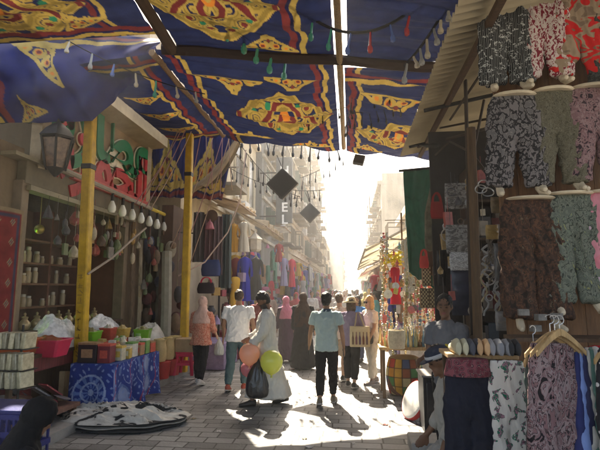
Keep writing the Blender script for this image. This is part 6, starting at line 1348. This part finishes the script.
# seats under the two seated figures
for pp, lb in ((p14, 'small wooden stool under the seated boy in the cap'), (p16, 'small wooden stool under the person in the black headscarf')):
    x, y = pp['t'].location.xy; t = thing('low_stool', lb, 'stool', (x, y, 0)); w = MB(); zz = {id(p14): .5, id(p16): .2}[id(pp)]; w.box((x, y, zz), (.3,.3,.04)); part('seat', w, WOODM, t, bevel=.01)
    for a in (-1, 1):
        for b in (-1, 1): w = MB(); w.box((x+a*.12, y+b*.12, zz/2-.01), (.035,.035,zz-.022)); part('leg', w, WOODM, t)
# crowd up the street
cw = [(296,340,(.4,.05,.06),1,'red top'),(312,335,(.5,.48,.45),0,'white shirt'),(336,338,(.45,.42,.4),0,'pale grey shirt'),(345,333,(.5,.35,.3),1,'salmon top'),(350,330,(.1,.1,.13),0,'black shirt'),(330,330,(.35,.33,.3),0,'stone shirt'),(366,334,(.45,.35,.1),1,'mustard top'),(362,328,(.12,.17,.3),0,'blue shirt'),(340,324,(.55,.53,.5),1,'white scarf'),(318,326,(.2,.06,.1),1,'plum robe'),(355,322,(.5,.48,.46),0,'cream shirt'),(372,326,(.25,.2,.16),0,'brown shirt'),(347,318,(.3,.3,.32),0,'grey jacket'),(333,319,(.3,.05,.06),1,'red scarf'),(243,352,(.06,.06,.08),1,'black top by the left stalls'),(229,350,(.15,.13,.12),0,'dark shirt by the left stalls'),(268,348,(.28,.2,.16),0,'brown jacket by the left stalls')]
for k, (px, py, c, fe, nm) in enumerate(cw):
    of = [('trousers', fab(.05,.05,.06), {}), ('shirt', fab(*c), {'len':.8,'sleeve':1.5})]+([('hijab', fab(*[min(.6, v*1.3+.03) for v in c]))] if fe else [('hair', HAIRB)])+[('shoes', SHB)]
    if nm == 'plum robe': of[1] = ('robe', fab(*c), {})
    person('distant %s in %s, walking in the hazy crowd' % ('woman' if fe else 'man', nm), at_ground(px, py), rnd.choice([0, 10, -10, 180, 170, 190]), rnd.uniform(1.6,1.78), bool(fe), 'tan', (8,8,20), (-8,8,15), (12,6), (-10,14), 2, (rnd.uniform(-20,20),0), of, far=True, seed=20+k)
for k in range(16):
    y = rnd.uniform(15, 40); x = rnd.uniform(-1.9, .7); c = rnd.choice([((.5,.48,.45),'white'),((.3,.25,.2),'tan'),((.06,.06,.07),'black'),((.35,.1,.1),'rust'),((.15,.2,.32),'blue'),((.4,.36,.3),'beige')]); fe = k % 3 == 0
    of = [('trousers', fab(.06,.06,.07), {}), ('shirt', fab(*c[0]), {'len':.8,'sleeve':1.4})]+([('hijab', fab(*[min(.6, v*1.2+.04) for v in c[0]]))] if fe else [('hair', HAIRB)])
    person('tiny %s figure in %s deep in the hazy crowd' % ('veiled' if fe else 'bareheaded', c[1]), (x, y), rnd.choice([0, 10, -12, 178, 190]), rnd.uniform(1.58,1.8), fe, 'tan', (8,8,20), (-8,8,15), (12,6), (-10,14), 2, (rnd.uniform(-20,20),0), of, far=True, seed=60+k, grp='people deep in the crowd')
# ---- things in their hands
def balloon(c, r, m, label, hand):
    t = thing('balloon', label, 'balloon', (c.x, c.y, c.z-r)); w = MB(); w.lathe(c, [(.012,-r*1.16),(.02,-r*1.1),(r*.35,-r*.98),(r*.72,-r*.72),(r*.95,-r*.3),(r*1.0,.1*r),(r*.9,r*.5),(r*.62,r*.83),(r*.3,r*.98),(.005,r*1.01)], 28); part('skin', w, m, t)
    w = MB(); w.lathe(c+Vector((0,0,-r*1.16)), [(.022,-.03),(.012,0),(.008,.01)], 10); w.tube([c+Vector((0,0,-r*1.18)), (c+Vector((0,0,-r*1.2))).lerp(hand, .5)+Vector((0,0,-.03)), hand], .0025, 4); part('knot', w, m, t); return t
BPCH = mat((.85,.5,.34), .25, .06, 3, 0, spec=.6, transl=.4); BLIM = mat((.66,.68,.14), .25, .06, 3, 0, spec=.6, transl=.35); BPNK = mat((.6,.25,.28), .25, .06, 3, 0, spec=.6, transl=.35)
Yb = p3['t'].location.y-.3
balloon(P(249.5,354,Yb), .165, BPCH, 'peach orange balloon above the black plastic bag', p3['lh'])
balloon(P(271.5,362,Yb-.12), .175, BLIM, 'lime yellow balloon held against the white robe', p3['rh'])
balloon(P(248,369,Yb+.2), .12, BPNK, 'small pink balloon mostly hidden behind the peach one', p3['lh'])
def carrier(c, w_, h, m, label, hand, seed=0, name='carrier_bag'):
    t = thing(name, label, 'bag', c); mb = MB(); q = Vector((seed*3.3, 1, 0)); rings = []
    for z, kx in ((0,.6),(.03,.86),(.1,1),(.2,1.04),(.3,1.0),(.4,.95),(.5,.86),(.6,.72),(.7,.55),(.78,.4),(.86,.25),(.94,.15),(1.0,.13)):
        rings.append([c+Vector((w_/2*kx*math.cos(a)*(1+.16*noise.noise(Vector((math.cos(a)*2, math.sin(a)*2, z*3))+q)+.13*noise.noise(Vector((math.cos(a)*5, math.sin(a)*5, z*2))+q)), w_*.34*kx*math.sin(a)*(1+.25*noise.noise(Vector((math.cos(a)*5, math.sin(a)*5, z*4))+q)), h*(z-.05*(z < .3)*abs(noise.noise(Vector((math.cos(a)*3, math.sin(a)*3, 2))+q))+.02))) for a in [2*PI*i/40 for i in range(40)]])
    mb.loft(rings); o = part('body', mb, m, t, sub=1)
    mb = MB(); top = c+Vector((0,0,h*.97)); mb.tube([top+Vector((-.02,0,0)), hand+Vector((-.01,0,.0)), hand+Vector((.01,0,0)), top+Vector((.02,0,0))], .012, 6); part('handle', mb, m, t); return t
PLB = mat((.012,.012,.014), .3, .2, 8, .8, 22, spec=.7); PLW = mat((.62,.62,.58), .35, .1, 8, .7, 18, spec=.6, transl=.3)
bgp = P(257,398,Yb+.05); carrier(bgp, .36, .62, PLB, 'bulging black plastic bag held by the man in the white robe', p3['lh'], 1)
h_ = p1['rh']; carrier(Vector((h_.x+.03, h_.y, h_.z-.36)), .2, .36, PLW, 'white plastic bag held by the woman in the peach blouse', h_, 2)
h_ = p5['rh']; carrier(Vector((h_.x+.02, h_.y, h_.z-.5)), .26, .5, PLW, 'white plastic bag held by the woman in the bright pink headscarf', h_, 3)
# tote with printed bottles
M9 = p9['t'].location; tc_ = Vector((M9.x+.16, M9.y-.26, .78))
tt_ = thing('tote_bag', 'canvas tote bag printed with a row of dark bottle shapes', 'bag', tc_); w = MB()
w.loft([[tc_+Vector((.19*kx*math.copysign(abs(math.cos(a))**.4, math.cos(a)), .05*ky*math.sin(a), .38*z)) for a in [2*PI*i/22 for i in range(22)]] for z, kx, ky in ((0,.95,.5),(.03,1,1),(.5,1.0,1.2),(.95,.98,.7),(1,.98,.5))]); part('body', w, fab(.5,.4,.26), tt_)
for k in range(5):
    x = -.13+.065*k; w = MB(); w.prism([(-.018,.05),(.018,.05),(.02,.17),(.008,.22),(.007,.28),(-.007,.28),(-.008,.22),(-.02,.17)], tc_+Vector((x,-.062,0)), (1,0,0), (0,0,1), -.006); part('print', w, fab(.1+.04*(k%2),.06,.04+.03*(k%3)), tt_)
w = MB()
for s in (-.09, .09): w.tube([tc_+Vector((s,-.02,.37)), Vector((p9['rs'].x-.02+s*.3, p9['rs'].y-.1, p9['rs'].z+.03)), tc_+Vector((s,.05,.37))], .014, 6)
part('strap', w, fab(.4,.32,.2), tt_)
M10 = p10['t'].location; c10 = P(366, 338, M10.y-.2)
sb = thing('shoulder_bag', 'black shoulder bag on the fair haired woman', 'bag', c10-Vector((0,0,.12))); w = MB()
w.loft([[c10+Vector((.15*kx*math.copysign(abs(math.cos(a))**.5, math.cos(a)), .06*math.sin(a)*kx, .24*(z-.5))) for a in [2*PI*i/20 for i in range(20)]] for z, kx in ((0,.75),(.08,.95),(.5,1),(.92,.92),(1,.8))]); part('body', w, mat((.015,.015,.017), .4), sb, sub=1)
w = MB(); w.tube([c10+Vector((-.12,0,.11)), Vector((p10['rs'].x, p10['rs'].y-.06, p10['rs'].z+.06)), c10+Vector((.13,0,.11))], .012, 6); part('strap', w, BLACK, sb)
w = MB(); h_ = p7['lh']; w.box(h_, (.03,.075,.14)); solo('phone', w, BLACK, 'dark phone in the left hand of the man in mint', 'phone', bevel=.008)
# ================================================================ AIR, LIGHT, CAMERA
HAZE = True
if HAZE:
    w = MB(); w.box((0, 65, 14), (110, 150, 30)); m, nt, b, out = nodes('hazy_air'); nt.nodes.remove(b)
    v = N(nt, 'ShaderNodeVolumePrincipled'); v.inputs['Color'].default_value = (.95,.93,.88,1); v.inputs['Density'].default_value = .0032; v.inputs['Anisotropy'].default_value = .55
    nt.links.new(v.outputs[0], out.inputs['Volume'])
    o = link_mesh('haze', to_mesh('haze', w), m, None, False); o['kind'] = 'stuff'; o['label'] = 'pale dusty sunlit air filling the whole street'; o['category'] = 'haze'
SUN_EL, SUN_AZ = R(47), R(-16)         # azimuth measured from +Y towards +X
sd_ = Vector((math.sin(SUN_AZ)*math.cos(SUN_EL), math.cos(SUN_AZ)*math.cos(SUN_EL), math.sin(SUN_EL)))
li = bpy.data.lights.new('sun', 'SUN'); li.energy = 5; li.angle = R(.5); li.color = (1,.95,.86); lo = bpy.data.objects.new('sun', li); COL.objects.link(lo)
lo.rotation_euler = (-sd_).to_track_quat('-Z', 'Y').to_euler(); lo.location = (0,0,40)
wd = bpy.data.worlds.new('World'); S.world = wd; wd.use_nodes = True; nt = wd.node_tree
sk = nt.nodes.new('ShaderNodeTexSky'); sk.sky_type = 'NISHITA'; sk.sun_disc = False; sk.sun_elevation = SUN_EL; sk.sun_rotation = SUN_AZ; sk.dust_density = 4; sk.air_density = 1.0; sk.ozone_density = .6
bg = nt.nodes['Background']; bg.inputs['Strength'].default_value = .085; nt.links.new(sk.outputs[0], bg.inputs[0])
cd = bpy.data.cameras.new('camera'); co_ = bpy.data.objects.new('camera', cd); COL.objects.link(co_); S.camera = co_
cd.sensor_width = 36; cd.lens = F/600*36; cd.clip_end = 1000; cd.clip_start = .05
co_.matrix_world = Matrix(((RT.x, UP.x, -FW.x, CAM.x), (RT.y, UP.y, -FW.y, CAM.y), (RT.z, UP.z, -FW.z, CAM.z), (0,0,0,1)))
S.view_settings.view_transform = 'Standard'; S.view_settings.look = 'None'; S.view_settings.gamma = 1; S.view_settings.exposure = 2.6; S.view_settings.use_white_balance = True; S.view_settings.white_balance_temperature = 7250; S.view_settings.white_balance_tint = 10; S.view_settings.use_curve_mapping = False
S.cycles.use_denoising = True; S.cycles.max_bounces = 8; S.cycles.diffuse_bounces = 5; S.cycles.glossy_bounces = 3; S.cycles.transparent_max_bounces = 8; S.cycles.volume_bounces = 1; S.cycles.caustics_reflective = False; S.cycles.caustics_refractive = False
S.cycles.sample_clamp_indirect = 6
